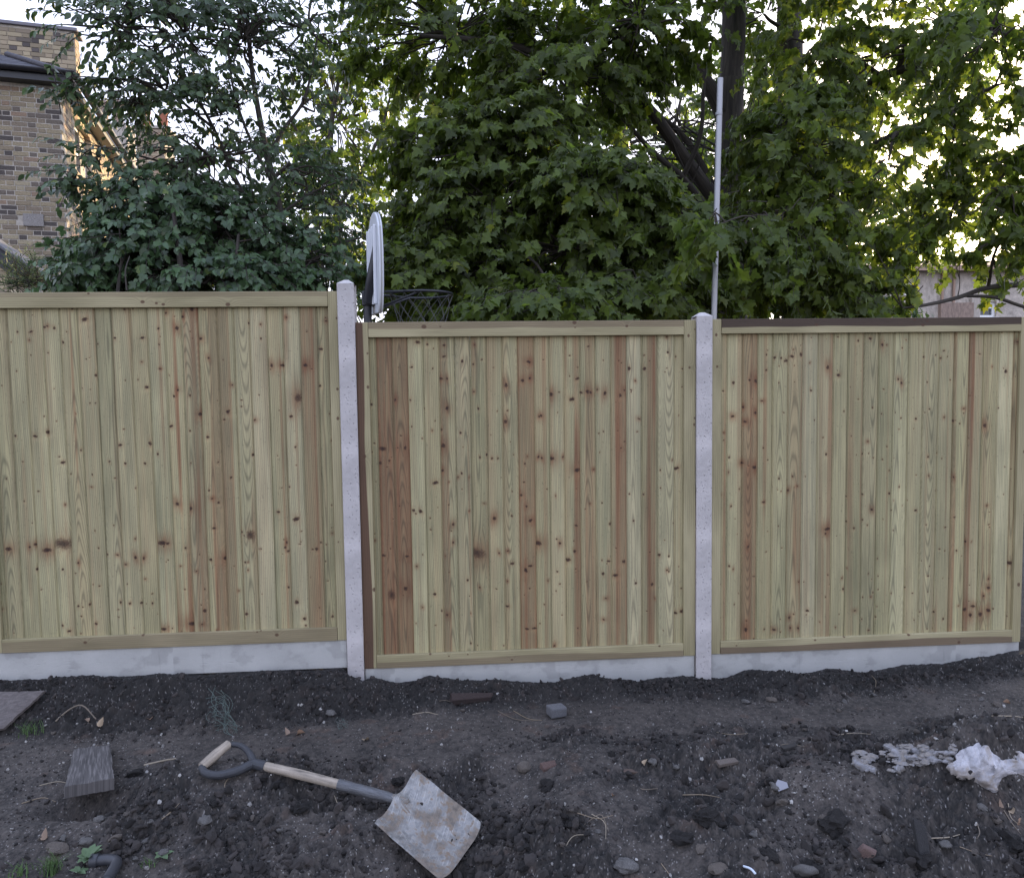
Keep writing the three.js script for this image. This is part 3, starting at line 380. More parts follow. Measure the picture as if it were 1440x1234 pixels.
// blobs: [px, py, rx, ry (photo pixels), z, rz (m), leaves, opts]
function blobWorld(b) { const c = hitZ(b[0], b[1], b[4]), k = (EYE.z - b[4]) / F; return { c, r: V(b[2] * k, b[3] * k, b[5]), n: b[6] }; }
function makeTree(T) {
  const q = mulberry(T.seed), g = group(T.name, T.label, T.category || 'tree', [0, 0, 0], T.group);
  const blobs = T.blobs.map(blobWorld);
  const bx = T.base[0], bz = T.base[1]; g.position.set(bx, 0, bz); const off = V(bx, 0, bz);
  // limbs given by hand: [[px, py, z], ...] with radii
  const wood = [], skeleton = [];
  for (const [pts, r0, r1, main] of T.limbs) {
    const w = pts.map(p => p.length === 3 ? hitZ(p[0], p[1], p[2]) : V(...p.slice(1)));
    const rs = w.map((_, i) => lerp(r0, r1, i / (w.length - 1)));
    wood.push([tube(w.map(p => p.clone().sub(off)), rs, r0 > 0.05 ? 10 : 6, (w.length - 1) * 4, r0 > 0.05 ? 0.25 : 0), main]);
    const c = new THREE.CatmullRomCurve3(w); for (let i = 0; i <= 14; i++) skeleton.push({ p: c.getPoint(i / 14), r: lerp(r0, r1, i / 14) });
  }
  const twigs = [], M = [], C = [], pos = new THREE.Vector3(), Q = new THREE.Quaternion(), sc = new THREE.Vector3();
  const X = V(0, 0, 0), Y = V(0, 0, 0), Z = V(0, 0, 0);
  const push = (p, tip, face, size, col) => {
    Y.copy(tip).normalize(); Z.copy(face).addScaledVector(Y, -face.dot(Y)); if (Z.lengthSq() < 1e-5) return; Z.normalize(); X.crossVectors(Y, Z);
    tmpM.makeBasis(X, Y, Z); Q.setFromRotationMatrix(tmpM); M.push(new THREE.Matrix4().compose(pos.copy(p).sub(off), Q, sc.setScalar(size))); C.push(col);
  };
  blobs.forEach((b, bi) => {
    const o = T.blobs[bi][7] || {};
    let near = skeleton[0], bd = 1e9; for (const s of skeleton) { const d = s.p.distanceTo(b.c) - s.r; if (d < bd) { bd = d; near = s; } }
    const limb = [near.p, near.p.clone().lerp(b.c, 0.5).add(V(rr(-.12, .12, q), rr(0, .2, q), rr(-.12, .12, q))), b.c];
    const lr = Math.min(near.r * 0.7, T.limbR || 0.03); if (!o.nolimb && bd > 0.05) twigs.push(tube(limb.map(p => p.clone().sub(off)), [lr, lr * 0.7, lr * 0.4], 6, 8));
    const perSpray = T.perSpray || 16, ns = Math.ceil(b.n / perSpray), subs = [];
    for (let s = 0; s < ns; s++) {
      let d; do d = V(rr(-1, 1, q), rr(-1, 1, q), rr(-1, 1, q)); while (d.lengthSq() > 1 || d.lengthSq() < 0.02); const L = Math.pow(d.length(), 0.45); d.normalize();
      const p = b.c.clone().add(V(d.x * b.r.x * L, d.y * b.r.y * L, d.z * b.r.z * L));
      const gap = n3(p.x * T.gapF, p.y * T.gapF, p.z * T.gapF + T.seed); if (gap < (o.gap ?? T.gap) && q() < 0.93) continue;
      if (p.y < 0.15) continue;
      // twig from an inner point
      const out = d.clone().multiply(V(1, 0.6, 1)).add(V(rr(-.5, .5, q), rr(-.35, .25, q), rr(-.5, .5, q))).normalize();
      const len = (T.sprayLen || 0.4) * rr(0.6, 1.25, q), a = p.clone().addScaledVector(out, -len * 0.55), e = p.clone().addScaledVector(out, len * 0.5).add(V(0, -len * (T.droop ?? 0.25), 0));
      const mid = a.clone().lerp(e, 0.5).add(V(0, len * 0.08, 0)); twigs.push(tube([a, mid, e].map(v => v.clone().sub(off)), [0.005, 0.0035, 0.0015].map(r => r * (T.twigR || 1)), 3, 3));
      if (q() < (T.link ?? 0.25)) { const inner = b.c.clone().lerp(a, rr(0.1, 0.5, q)); twigs.push(tube([inner, inner.clone().lerp(a, 0.5).add(V(rr(-.06, .06, q), rr(-.05, .08, q), rr(-.06, .06, q))), a].map(v => v.clone().sub(off)), [0.011, 0.008, 0.005].map(r => r * (T.twigR || 1)), 4, 4)); }
      const hue = q();
      for (let l = 0; l < perSpray; l++) {
        const t = Math.pow((l + q()) / perSpray, 0.8), side = l % 2 ? 1 : -1, at = a.clone().lerp(e, t).add(V(0, len * 0.08 * Math.sin(t * 3.14), 0));
        const sideV = out.clone().cross(UP).normalize().multiplyScalar(side * rr(0.2, 1, q));
        const tip = out.clone().multiplyScalar(rr(0.3, 1, q)).add(sideV).add(V(0, -(T.hang ?? 0.6) * rr(0.3, 1.5, q), 0)).normalize();
        const face = UP.clone().multiplyScalar(rr(0.3, 1.0, q) * (T.upright ?? 0.8)).add(out.clone().multiplyScalar(rr(0.2, 1.1, q))).add(V(rr(-.8, .8, q), rr(-.5, .4, q), rr(-.5, .8, q)));
        const stalk = (T.stalk ?? 0.4) * T.size * rr(0.3, 1, q);
        const v = rr(0.5, 1.35, q), yel = (T.yellow || 0) * q() + (q() < (T.yellowRare ?? 0.02) ? 1.2 : 0) + 0.25 * hue * q();
        push(at.addScaledVector(tip, stalk), tip, face, T.size * rr(0.5, 1.2, q) * (o.size || 1), [v * (1 + 0.75 * yel), v * (1 + 0.42 * yel), v * (1 - 0.15 * yel)]);
      }
    }
  });
  const trunkGeos = wood.filter(w => w[1]).map(w => w[0]), limbGeos = wood.filter(w => !w[1]).map(w => w[0]);
  if (trunkGeos.length) part('trunk', merge(trunkGeos), T.bark || barkMat, g);
  limbGeos.forEach(w => part('limb', w, T.bark || barkMat, g));
  const tw = part('twigs', merge(twigs), twigMat, g); tw.userData.kind = 'stuff';
  // the nearest large leaves are meshes of their own, the rest one crown
  let order = M.map((m, i) => [new THREE.Vector3().setFromMatrixPosition(m).add(off).distanceTo(EYE), i]).filter(([d, i]) => { const p = new THREE.Vector3().setFromMatrixPosition(M[i]).add(off).project(camera); return Math.abs(p.x) < 0.97 && p.y < 0.97; }).sort((a, b) => a[0] - b[0]).slice(0, T.singles || 0).map(x => x[1]);
  const own = new Set(order), mats = [0, 1, 2].map(k => { const m = T.mat.clone(); m.color.multiply(new THREE.Color([0.8, 1.05, 1.3][k], [0.82, 1.03, 1.2][k], [0.85, 1.0, 0.95][k])); return m; });
  order.forEach((i, k) => { const m = part('leaf', T.leaf[k % T.leaf.length], mats[k % 3], g); M[i].decompose(m.position, m.quaternion, m.scale); });
  const rest = M.map((_, i) => i).filter(i => !own.has(i));
  T.leaf.forEach((lg, k) => {
    const mine = rest.filter((_, i) => i % T.leaf.length === k), im = new THREE.InstancedMesh(lg, T.mat, mine.length); im.name = 'crown'; im.userData.kind = 'stuff';
    mine.forEach((i, j) => { im.setMatrixAt(j, M[i]); im.setColorAt(j, new THREE.Color(...C[i])); }); g.add(im);
  });
  TOTAL += M.length; return g;
}
let TOTAL = 0;
const mapleMat = leafMat([0.122, 0.182, 0.024], 0.7, 0.9), smallMat = leafMat([0.072, 0.118, 0.047], 0.45, 1.0), shrubMat = leafMat([0.064, 0.118, 0.044], 0.38, 1.0);
const bp = (px, z) => { const p = hitZ(px, 430, z); return [p.x, z]; };
const gnd = (px, z, y = -0.1) => { const p = hitZ(px, 430, z); return ['w', p.x, y, z]; };
const bareBranches = []; { const q = mulberry(44); for (let i = 0; i < 34; i++) { const y0 = rr(180, 370, q), x0 = 1020 - rr(0, 60, q), z0 = rr(-4.7, -4.2, q), dx = rr(-150, -40, q) * (q() < 0.15 ? -0.5 : 1), dy = rr(-130, -10, q), z1 = z0 + rr(-0.3, 0.7, q); bareBranches.push([[[x0, y0, z0], [x0 + dx * 0.5, y0 + dy * 0.35, lerp(z0, z1, 0.5)], [x0 + dx, y0 + dy, z1]], rr(0.008, 0.016, q), 0.003]); } }
makeTree({ name: 'maple_tree', label: 'large dense maple tree with dark spreading limbs behind the middle fence panel', group: 'maple trees behind the fence', seed: 11, yellow: 0.15, base: bp(1020, -4.6), size: 0.088, leaf: [mapleA, mapleB, mapleC, mapleD], mat: mapleMat, gap: 0.405, gapF: 1.5, droop: 0.35, singles: 120,
  limbs: [
    [[gnd(1030, -4.6), [1028, 330, -4.6], [1025, 200, -4.6], [1030, 90, -4.6], [1035, -60, -4.7], [1040, -300, -4.8]], 0.19, 0.10, true],
    [[[1022, 170, -4.6], [990, 110, -4.5], [955, 70, -4.3], [900, 20, -4.0], [820, -40, -3.8]], 0.09, 0.04],
    [[[1022, 300, -4.6], [975, 240, -4.4], [940, 190, -4.2], [890, 130, -3.9], [800, 90, -3.6], [700, 60, -3.5], [590, 50, -3.5]], 0.085, 0.02],
    [[[1020, 330, -4.6], [960, 250, -4.2], [920, 215, -3.9], [870, 160, -3.6]], 0.05, 0.018],
    [[[1020, 290, -4.6], [950, 180, -4.6], [880, 150, -4.7], [800, 150, -4.8]], 0.045, 0.02],
    [[[1024, 350, -4.6], [920, 300, -3.9], [800, 250, -3.4], [700, 210, -3.2], [600, 200, -3.1]], 0.06, 0.015],
    [[[800, 222, -2.9], [770, 200, -2.8], [738, 178, -2.7]], 0.022, 0.012],
    [[[1024, 380, -4.6], [900, 370, -3.7], [760, 350, -3.1], [620, 340, -2.9]], 0.06, 0.015],
    [[[720, 215, -3.1], [660, 215, -2.9], [605, 222, -2.8]], 0.014, 0.006],
    [[[960, 250, -4.2], [985, 190, -4.0], [990, 120, -3.9], [1000, 60, -3.8]], 0.03, 0.012], ...bareBranches],
  blobs: [[640, 45, 160, 70, -3.8, 1.0, 4290], [780, 100, 150, 85, -3.5, 0.8, 4290], [900, 25, 120, 55, -3.0, 0.7, 2470, { size: 1.15 }], [640, 200, 95, 60, -3.4, 0.7, 2210], [730, 190, 105, 65, -3.2, 0.6, 2990], [700, 290, 130, 65, -3.0, 0.7, 3770], [610, 310, 75, 60, -3.2, 0.6, 1950], [830, 262, 100, 52, -2.7, 0.6, 3120, { size: 1.1 }], [640, 385, 140, 55, -2.9, 0.6, 3770], [800, 350, 135, 70, -2.8, 0.6, 4030], [930, 335, 95, 60, -2.8, 0.6, 2990], [780, 425, 130, 35, -2.0, 0.4, 1820], [900, 410, 120, 40, -2.4, 0.5, 2470], [960, 200, 130, 120, -7.2, 1.0, 1716, { nolimb: true, gap: .3 }], [780, 280, 230, 140, -5.4, 0.8, 2990, { nolimb: true, gap: .33 }], [660, 110, 130, 90, -5.6, 0.8, 975, { nolimb: true, gap: .42 }], [760, -120, 380, 110, -3.8, 1.4, 6500, { nolimb: true }], [900, -330, 450, 140, -4.2, 1.8, 4550, { nolimb: true }]] });
makeTree({ name: 'maple_tree', label: 'backlit maple tree with drooping yellow green leaves over the building', group: 'maple trees behind the fence', seed: 23, base: bp(1112, -5.4), yellow: 0.2, upright: 0.3, size: 0.096, leaf: [mapleA, mapleB, mapleC, mapleD], mat: mapleMat, gap: 0.38, gapF: 1.9, droop: 0.5, hang: 0.9, singles: 260, yellowRare: 0.03,
  limbs: [
    [[gnd(1125, -5.4), [1120, 300, -5.4], [1112, 120, -5.4], [1110, 30, -5.4], [1120, -200, -5.5]], 0.2, 0.13, true],
    [[[1118, 280, -5.4], [1150, 200, -4.6], [1220, 120, -3.8], [1300, 90, -3.2], [1400, 80, -2.8]], 0.08, 0.02],
    [[[1118, 320, -5.4], [1160, 260, -4.4], [1240, 200, -3.4], [1330, 160, -2.8], [1400, 120, -2.5]], 0.07, 0.015],
    [[[1600, 380, -3.4], [1500, 398, -3.0], [1440, 400, -2.8], [1390, 404, -2.7], [1348, 418, -2.6], [1300, 429, -2.5], [1270, 433, -2.5]], 0.035, 0.010],
    [[[1360, 416, -2.62], [1400, 418, -2.66], [1440, 431, -2.7], [1500, 440, -2.8]], 0.014, 0.018],
    [[[1346, 420, -2.6], [1349, 408, -2.6], [1350, 394, -2.58]], 0.006, 0.003],
    [[[1118, 350, -5.4], [1100, 340, -4.0], [1080, 330, -2.8]], 0.05, 0.015],
    [[[1400, 418, -2.66], [1420, 405, -2.64], [1440, 392, -2.6]], 0.008, 0.004]],
  blobs: [[1075, 20, 70, 70, -4.9, 0.6, 900], [1090, -60, 120, 60, -4.4, 0.8, 1200], [1120, 200, 95, 80, -3.0, 0.6, 2645], [1090, 300, 105, 60, -2.5, 0.45, 2645], [1003, 318, 48, 26, -1.5, 0.16, 172, { size: 1.05 }], [1185, 290, 90, 65, -2.6, 0.35, 1040, { gap: .4 }], [1250, 225, 80, 75, -2.6, 0.3, 624, { gap: .42 }], [1230, 345, 80, 45, -2.6, 0.25, 336, { gap: .42 }], [1300, 355, 60, 22, -2.6, 0.2, 252], [1380, 150, 80, 50, -2.5, 0.25, 441, { gap: .4 }], [1110, 385, 115, 50, -2.6, 0.45, 2300], [1215, 412, 80, 32, -2.6, 0.25, 416, { gap: .4 }], [1150, 60, 90, 80, -3.4, 0.6, 880], [1240, 80, 110, 80, -3.2, 0.45, 702, { gap: .42 }], [1340, 200, 90, 65, -2.6, 0.3, 862, { gap: .4 }], [1400, 262, 65, 75, -2.4, 0.3, 862, { gap: .36 }], [1335, 300, 85, 48, -2.6, 0.3, 673, { gap: .38 }], [1390, 50, 90, 75, -2.0, 0.4, 1158], [1320, 70, 70, 60, -3.2, 0.4, 399], [1420, 330, 45, 40, -2.4, 0.2, 346, { gap: .36 }], [1370, 352, 50, 14, -2.5, 0.15, 147], [1340, 388, 38, 8, -2.5, 0.12, 62], [1285, 402, 34, 16, -2.5, 0.15, 54], [1530, 120, 70, 120, -2.2, 0.3, 737], [1424, 374, 22, 20, -2.7, 0.12, 36], [1300, -110, 260, 90, -3.0, 0.8, 2509, { nolimb: true }], [1060, 130, 60, 60, -6.6, 0.8, 804, { nolimb: true }]] });
makeTree({ name: 'small_leaved_tree', label: 'slender many stemmed tree with small dark leaves beside the brick house', seed: 37, base: bp(410, -2.6), size: 0.064, leaf: [ovalLeaf], mat: smallMat, gap: 0.465, gapF: 2.6, droop: 0.1, hang: 0.5, perSpray: 14, sprayLen: 0.32, link: 0.4, singles: 0, limbR: 0.02,
  limbs: [
    [[gnd(425, -2.6), [412, 405, -2.6], [392, 290, -2.6], [375, 215, -2.6], [362, 150, -2.6], [352, 80, -2.6], [345, -20, -2.6], [335, -140, -2.6]], 0.036, 0.012, true],
    [[[408, 380, -2.6], [370, 320, -2.5], [330, 250, -2.45], [300, 180, -2.4], [262, 110, -2.4], [230, 40, -2.4]], 0.024, 0.007],
    [[[376, 222, -2.6], [400, 180, -2.65], [425, 145, -2.7], [440, 90, -2.75], [450, 20, -2.8]], 0.018, 0.006],
    [[[385, 262, -2.6], [345, 180, -2.55], [325, 110, -2.5], [320, 40, -2.5]], 0.015, 0.006],
    [[[340, 270, -2.45], [250, 235, -2.3], [180, 215, -2.2], [110, 200, -2.1]], 0.012, 0.004],
    [[[300, 180, -2.4], [220, 120, -2.35], [150, 110, -2.3], [95, 112, -2.25]], 0.012, 0.004],
    [[[262, 110, -2.4], [200, 60, -2.3], [140, 20, -2.3], [90, -10, -2.3]], 0.010, 0.004],
    [[[420, 370, -2.6], [450, 350, -2.8], [520, 330, -3.0], [560, 312, -3.1]], 0.012, 0.004],
    [[[395, 300, -2.6], [440, 270, -2.8], [490, 250, -3.0]], 0.012, 0.005]],
  blobs: [[170, 40, 95, 60, -2.3, 0.5, 1300], [260, 50, 110, 70, -2.4, 0.6, 2000], [340, 60, 90, 80, -2.5, 0.6, 1700], [430, 40, 70, 70, -2.8, 0.5, 1200], [240, 130, 110, 50, -2.3, 0.5, 1500], [320, 160, 90, 50, -2.4, 0.5, 1100], [420, 150, 60, 80, -2.7, 0.5, 800], [300, 220, 110, 50, -2.3, 0.5, 1100], [400, 240, 70, 60, -2.6, 0.5, 800], [100, 112, 32, 16, -2.2, 0.2, 110], [130, 225, 40, 25, -2.1, 0.2, 170], [105, 255, 40, 30, -2.05, 0.2, 200], [185, 150, 40, 20, -2.2, 0.2, 130], [455, 300, 55, 80, -2.9, 0.4, 700], [240, -90, 240, 90, -2.5, 0.9, 2600], [90, 130, 30, 16, -2.2, 0.15, 90]] });
makeTree({ name: 'leafy_shrub', label: 'dense dark green broad leaved shrub rising above the highest fence panel', category: 'shrub', seed: 53, base: bp(250, -1.7), size: 0.066, leaf: [ivyLeaf, ovalLeaf, mapleA], mat: shrubMat, gap: 0.34, gapF: 2.6, droop: 0.3, hang: 0.8, perSpray: 12, sprayLen: 0.28, singles: 90, limbR: 0.015, yellowRare: 0.015,
  limbs: [[[gnd(260, -1.7), [255, 405, -1.7], [250, 340, -1.7], [240, 280, -1.75]], 0.03, 0.012, true], [[gnd(330, -1.8), [330, 400, -1.8], [335, 330, -1.85]], 0.025, 0.01], [[gnd(160, -1.6), [165, 420, -1.6], [170, 370, -1.6]], 0.02, 0.01], [[[178, 408, -1.2], [176, 380, -1.2], [182, 360, -1.25]], 0.006, 0.003]],
  blobs: [[235, 290, 95, 50, -2.2, 0.5, 2300], [320, 325, 100, 55, -2.3, 0.5, 2500], [200, 350, 95, 45, -2.0, 0.45, 2100], [128, 375, 52, 38, -1.9, 0.35, 1100], [300, 390, 120, 35, -1.9, 0.4, 2300], [420, 370, 70, 45, -2.3, 0.4, 1500], [160, 325, 40, 25, -2.1, 0.3, 400], [250, 480, 200, 60, -1.4, 0.4, 900], [360, 300, 160, 110, -3.6, 0.5, 2400, { nolimb: true, gap: .3 }], [200, 330, 100, 60, -3.2, 0.4, 900, { nolimb: true, gap: .3 }]] });
const farSpec = [
  ['tall_backlit_tree', 'tall thin sunlit tree glowing yellow behind the small leaved tree', 61, [470, -13], [[475, 170, 80, 110, -13, 1.2, 2850, { gap: .43 }], [450, 280, 80, 80, -13, 1.2, 2250, { gap: .42 }], [540, 110, 70, 60, -13.5, 1.2, 1200, { gap: .45 }], [510, 340, 90, 80, -12, 1, 2400, { gap: .42 }], [350, 370, 110, 45, -12, 1, 1650]]],
  ['hedge_tree', 'dark hedge like tree filling the gap behind the maple trunks', 71, [880, -9.5], [[820, 330, 160, 90, -9, 1.2, 3900], [980, 360, 150, 80, -9, 1.2, 3900], [900, 200, 190, 110, -9.6, 1.2, 3900, { gap: .4 }], [680, 350, 150, 80, -9, 1.2, 3300], [1050, 200, 90, 130, -9.5, 1, 1650, { gap: .42 }]]],
  ['sunlit_tree', 'pale sunlit tree glimpsed between the maple leaves', 83, [1170, -11], [[1130, 150, 90, 130, -11, 1.2, 1800, { gap: .44 }], [1180, 330, 110, 90, -10, 1.2, 2400], [1080, 390, 120, 50, -9, 1, 2250], [1220, 200, 70, 110, -11.5, 1, 1050, { gap: .43 }], [1310, 120, 90, 90, -12, 0.8, 650, { gap: .38 }], [1400, 180, 80, 110, -12, 0.7, 480, { gap: .38 }], [1320, 260, 90, 70, -12, 0.7, 420, { gap: .38 }], [1410, 310, 60, 40, -12, 0.6, 220, { gap: .36 }], [1270, 340, 60, 40, -12, 0.6, 500, { gap: .36 }], [1330, 30, 110, 60, -12, 0.8, 700, { gap: .4 }]]]];
for (const [name, label, seed, [px, z], blobs] of farSpec) makeTree({ name, label, seed, yellow: 0.15, upright: 0.2, base: bp(px, z), size: 0.15, leaf: [ovalLeaf, mapleB], mat: mapleMat, gap: 0.38, gapF: 1.1, droop: 0.3, perSpray: 14, sprayLen: 0.6, twigR: 1.6, blobs, limbR: 0.05,
  limbs: [[[gnd(px, z), [px + 6, 330, z], [px - 6, 200, z], [px + 10, 90, z]], 0.13, 0.03, true], [[[px, 260, z], [px - 50, 190, z], [px - 80, 120, z]], 0.05, 0.02], [[[px, 300, z], [px + 60, 200, z], [px + 80, 130, z]], 0.05, 0.02]] });
makeTree({ name: 'far_hedge', label: 'low dark hedge along the back of the neighbouring garden', category: 'hedge', seed: 97, base: bp(600, -8.4), size: 0.12, leaf: [ivyLeaf, ovalLeaf], mat: shrubMat, gap: 0.2, gapF: 1.2, droop: 0.2, perSpray: 14, sprayLen: 0.5, limbR: 0.03, yellowRare: 0.05, link: 0.1,
  limbs: [[[gnd(600, -8.4), [602, 470, -8.4], [600, 425, -8.4]], 0.06, 0.03, true], [[gnd(250, -8.4), [252, 470, -8.4], [250, 430, -8.4]], 0.05, 0.03], [[gnd(900, -8.4), [902, 470, -8.4], [900, 430, -8.4]], 0.05, 0.03]],
  blobs: [90, 230, 370, 510, 650, 790, 930, 1070, 1190].map((x, i) => [x, 455 + 6 * (i % 2), 100, 62 + 6 * (i % 3), -8.4, 0.4, 1000, { nolimb: i % 3 !== 0 }]) });
console.log('trees', TOTAL);

// ---------------------------------------------------------------- brick house on the far side
const brickCols = [[0.45, 0.37, 0.245], [0.39, 0.315, 0.215], [0.33, 0.265, 0.195], [0.23, 0.19, 0.155], [0.13, 0.11, 0.10], [0.52, 0.44, 0.30], [0.40, 0.285, 0.20]];
const grain = dataTex(256, 256, (i, j, o) => { const v = 0.82 + 0.3 * (fbm(i / 9, j / 9, 4) - 0.5) + 0.14 * (hsh(i, j) - 0.5); o[0] = o[1] = o[2] = v; });
const brickMats = brickCols.map(c => std(c, 0.95, { map: grain, bumpMap: grain, bumpScale: 0.006 }));
const brickVC = std(0xffffff, 0.95, { vertexColors: true }), mortar = std([0.66, 0.60, 0.52], 0.97, { map: grain });
const pickBrick = (q, dark = 0) => { const r = q() - dark; return r < 0.0 ? 4 : r < 0.24 ? 0 : r < 0.45 ? 1 : r < 0.62 ? 2 : r < 0.76 ? 3 : r < 0.84 ? 4 : r < 0.93 ? 5 : 6; };
// Flemish bond in the plane z = 0: calls put(cx, cy, w, h, key)
function bond(x0, x1, y0, y1, put, skip) {
  const st = 0.215, hd = 0.1025, j = 0.01, c = 0.075; let k = 0;
  for (let y = y0; y + 0.065 <= y1 + 1e-6; y += c, k++) {
    let x = x1 - (k % 2 ? hd / 2 - 0.026 : 0), head = k % 2; let first = true;
    while (x > x0 + 0.02) { let w = head ? hd : st; if (x - w < x0) w = x - x0; if (!(skip && skip(x - w / 2, y + 0.0325, w))) put(x - w / 2, y + 0.0325, w, 0.065, k); x -= w + j; head = 1 - head; first = false; }
  }
}
function tint(g, c) { const n = g.attributes.position.count, a = new Float32Array(n * 3); for (let i = 0; i < n; i++) a.set(c, i * 3); g.setAttribute('color', new THREE.BufferAttribute(a, 3)); return g; }
const mergeC = l => mergeGeometries(l.map(g => g.index ? g.toNonIndexed() : g));
{
  const A = 0.225, corner = hitZ(83, 112, -8.8), q = mulberry(8);
  const eaveY = corner.y, house = group('brick_house', 'yellow brick house with slate hipped roof and black gutter', 'house', [corner.x, 0, corner.z]); house.rotation.y = A; house.updateMatrixWorld(true);
  const toLocal = p => house.worldToLocal(p.clone());
  const nSide = V(1, 0, 0).applyAxisAngle(UP, A), side = (px, py) => toLocal(hitPlane(px, py, corner, nSide)), nFront = V(0, 0, 1).applyAxisAngle(UP, A), front = (px, py) => toLocal(hitPlane(px, py, corner, nFront));
  const D = -side(182, 212).z, wy0 = front(40, 405).y - 0.3;
  const w0 = side(106, 198), w1 = side(126, 168), wz0 = w1.z, wz1 = w0.z, wb = w0.y - 0.5, wt = side(106, 166).y;      // window in the side wall
  const t0 = front(0, 300), dw = front(5, 300).x;   // doorway strip at the far edge of the front
  part('wall', merge([box(4, eaveY, 0.2, -2.0, eaveY / 2, -0.106)]), mortar, house);
  part('side_wall', merge([box(0.2, eaveY, -wz1 - 0.22, -0.106, eaveY / 2, (wz1 - 0.22) / 2), box(0.2, eaveY, D + wz0, -0.106, eaveY / 2, (wz0 - D) / 2), box(0.2, wb, wz1 - wz0, -0.106, wb / 2, (wz0 + wz1) / 2), box(0.2, eaveY - wt, wz1 - wz0, -0.106, (eaveY + wt) / 2, (wz0 + wz1) / 2)]), mortar, house);
  // the patch of grey render and the bricks of the front
  const pa = front(32, 300), pb = front(62, 319);
  const patch = part('render_patch', box(pb.x - pa.x, pa.y - pb.y, 0.03, (pa.x + pb.x) / 2, (pa.y + pb.y) / 2, 0.008, 0.008), std([0.42, 0.39, 0.37], 0.95, { map: grain, bumpMap: grain, bumpScale: 0.01 }), house);
  const own = [], rest = [], brickA = { 0.215: null };
  const geoCache = new Map(); const bg = (w, v) => { const k = w.toFixed(3) + v; if (!geoCache.has(k)) { const g = new RoundedBoxGeometry(w, 0.065, 0.1, 1, 0.006); geoCache.set(k, boxUV(g, 3 + v)); } return geoCache.get(k); };
  let cnt = 0;
  bond(-3.9, 0, wy0, eaveY - 0.12, (x, y, w, h, k) => {
    if (Math.abs(x - (pa.x + pb.x) / 2) < (pb.x - pa.x) / 2 + 0.02 && y < pa.y && y > pb.y) return;
    const id = pickBrick(q, x > -0.4 + 0.12 * (k % 3) ? 0.25 : 0.02);
    if (x > -1.12 && y > wy0 + 0.25 && cnt < 300) { cnt++; const m = part('brick', bg(w, id % 2), brickMats[id], house); m.position.set(x, y, -0.05 + rr(-0.004, 0.004, q)); }
    else { const g = new THREE.BoxGeometry(w, 0.065, 0.1); g.translate(x, y, -0.05 + rr(-0.003, 0.003, q)); const f = rr(0.85, 1.12, q); rest.push(tint(g, brickCols[id].map(c => c * f))); }
  });
  bond(0.11, D, wy0 - 0.6, eaveY - 0.12, (x, y, w, h, k) => { const id = pickBrick(q, -0.12), g = new THREE.BoxGeometry(0.1, 0.065, w); g.translate(-0.05 + rr(-0.003, 0.003, q), y, -x); const f = rr(0.9, 1.2, q); rest.push(tint(g, brickCols[id].map(c => c * f))); }, (x, y, w) => -x > wz0 - w / 2 && -x < wz1 + w / 2 && y > wb && y < wt + 0.03);
  const bw = part('brickwork', mergeC(rest), brickVC, house); bw.userData.kind = 'stuff';
  // window: frame, sash, pane and a brick arch
  const win = part('window', merge([box(0.05, wt - wb, 0.06, -0.13, (wb + wt) / 2, wz0 + 0.03), box(0.05, wt - wb, 0.06, -0.13, (wb + wt) / 2, wz1 - 0.03), box(0.05, 0.06, wz1 - wz0 - 0.12, -0.13, wt - 0.03, (wz0 + wz1) / 2), box(0.05, 0.07, wz1 - wz0 - 0.12, -0.13, wb + 0.035, (wz0 + wz1) / 2), box(0.04, 0.045, wz1 - wz0 - 0.12, -0.135, (wb + wt) / 2, (wz0 + wz1) / 2)]), std([0.75, 0.75, 0.74], 0.5), house);
  part('pane', box(0.006, wt - wb - 0.12, wz1 - wz0 - 0.12, -0.15, (wb + wt) / 2, (wz0 + wz1) / 2), std([0.02, 0.025, 0.03], 0.06), win);
  const arch = []; for (let i = 0; i < 9; i++) { const z = lerp(wz0 - 0.03, wz1 + 0.03, (i + 0.5) / 9), g = box(0.1, 0.2, (wz1 - wz0 + 0.06) / 9 - 0.012, -0.046, wt + 0.13 - 0.35 * Math.pow((i - 4) / 9, 2), z); arch.push(tint(g, brickCols[q() < 0.5 ? 6 : 5])); } const ar = part('window_arch', mergeC(arch), brickVC, house);
  // black soffit, gutter and slate roof
  const black = std([0.018, 0.018, 0.022], 0.4);
  const hip = 0.62, rise = Math.tan(0.5), oh = 0.22;
  part('soffit', merge([box(4.3, 0.1, 0.22, -2.0, eaveY - 0.055, 0.09), box(0.22, 0.1, D + 0.1, 0.09, eaveY - 0.055, -D / 2 - 0.06)]), black, house);
  const gut = new THREE.Shape(); gut.absarc(0, 0, 0.06, Math.PI, 2 * Math.PI); gut.lineTo(0.05, 0); gut.absarc(0, 0, 0.05, 2 * Math.PI, Math.PI, true); gut.closePath();
  const gg = new THREE.ExtrudeGeometry(gut, { depth: 4.3, bevelEnabled: false, curveSegments: 8 }); gg.rotateY(-Math.PI / 2); gg.translate(oh + 0.06, eaveY + 0.055, oh + 0.02);
  part('gutter', gg, black, house);
  const gs = new THREE.ExtrudeGeometry(gut, { depth: D + 0.3, bevelEnabled: false, curveSegments: 8 }); gs.translate(oh + 0.03, eaveY + 0.055, -D - 0.1); part('gutter', gs, black, house);
  part('downpipe', tube([V(0.06, eaveY - 0.1, -D + 0.06), V(0.06, wy0 - 1, -D + 0.06)], 0.034, 8, 2), black, house);
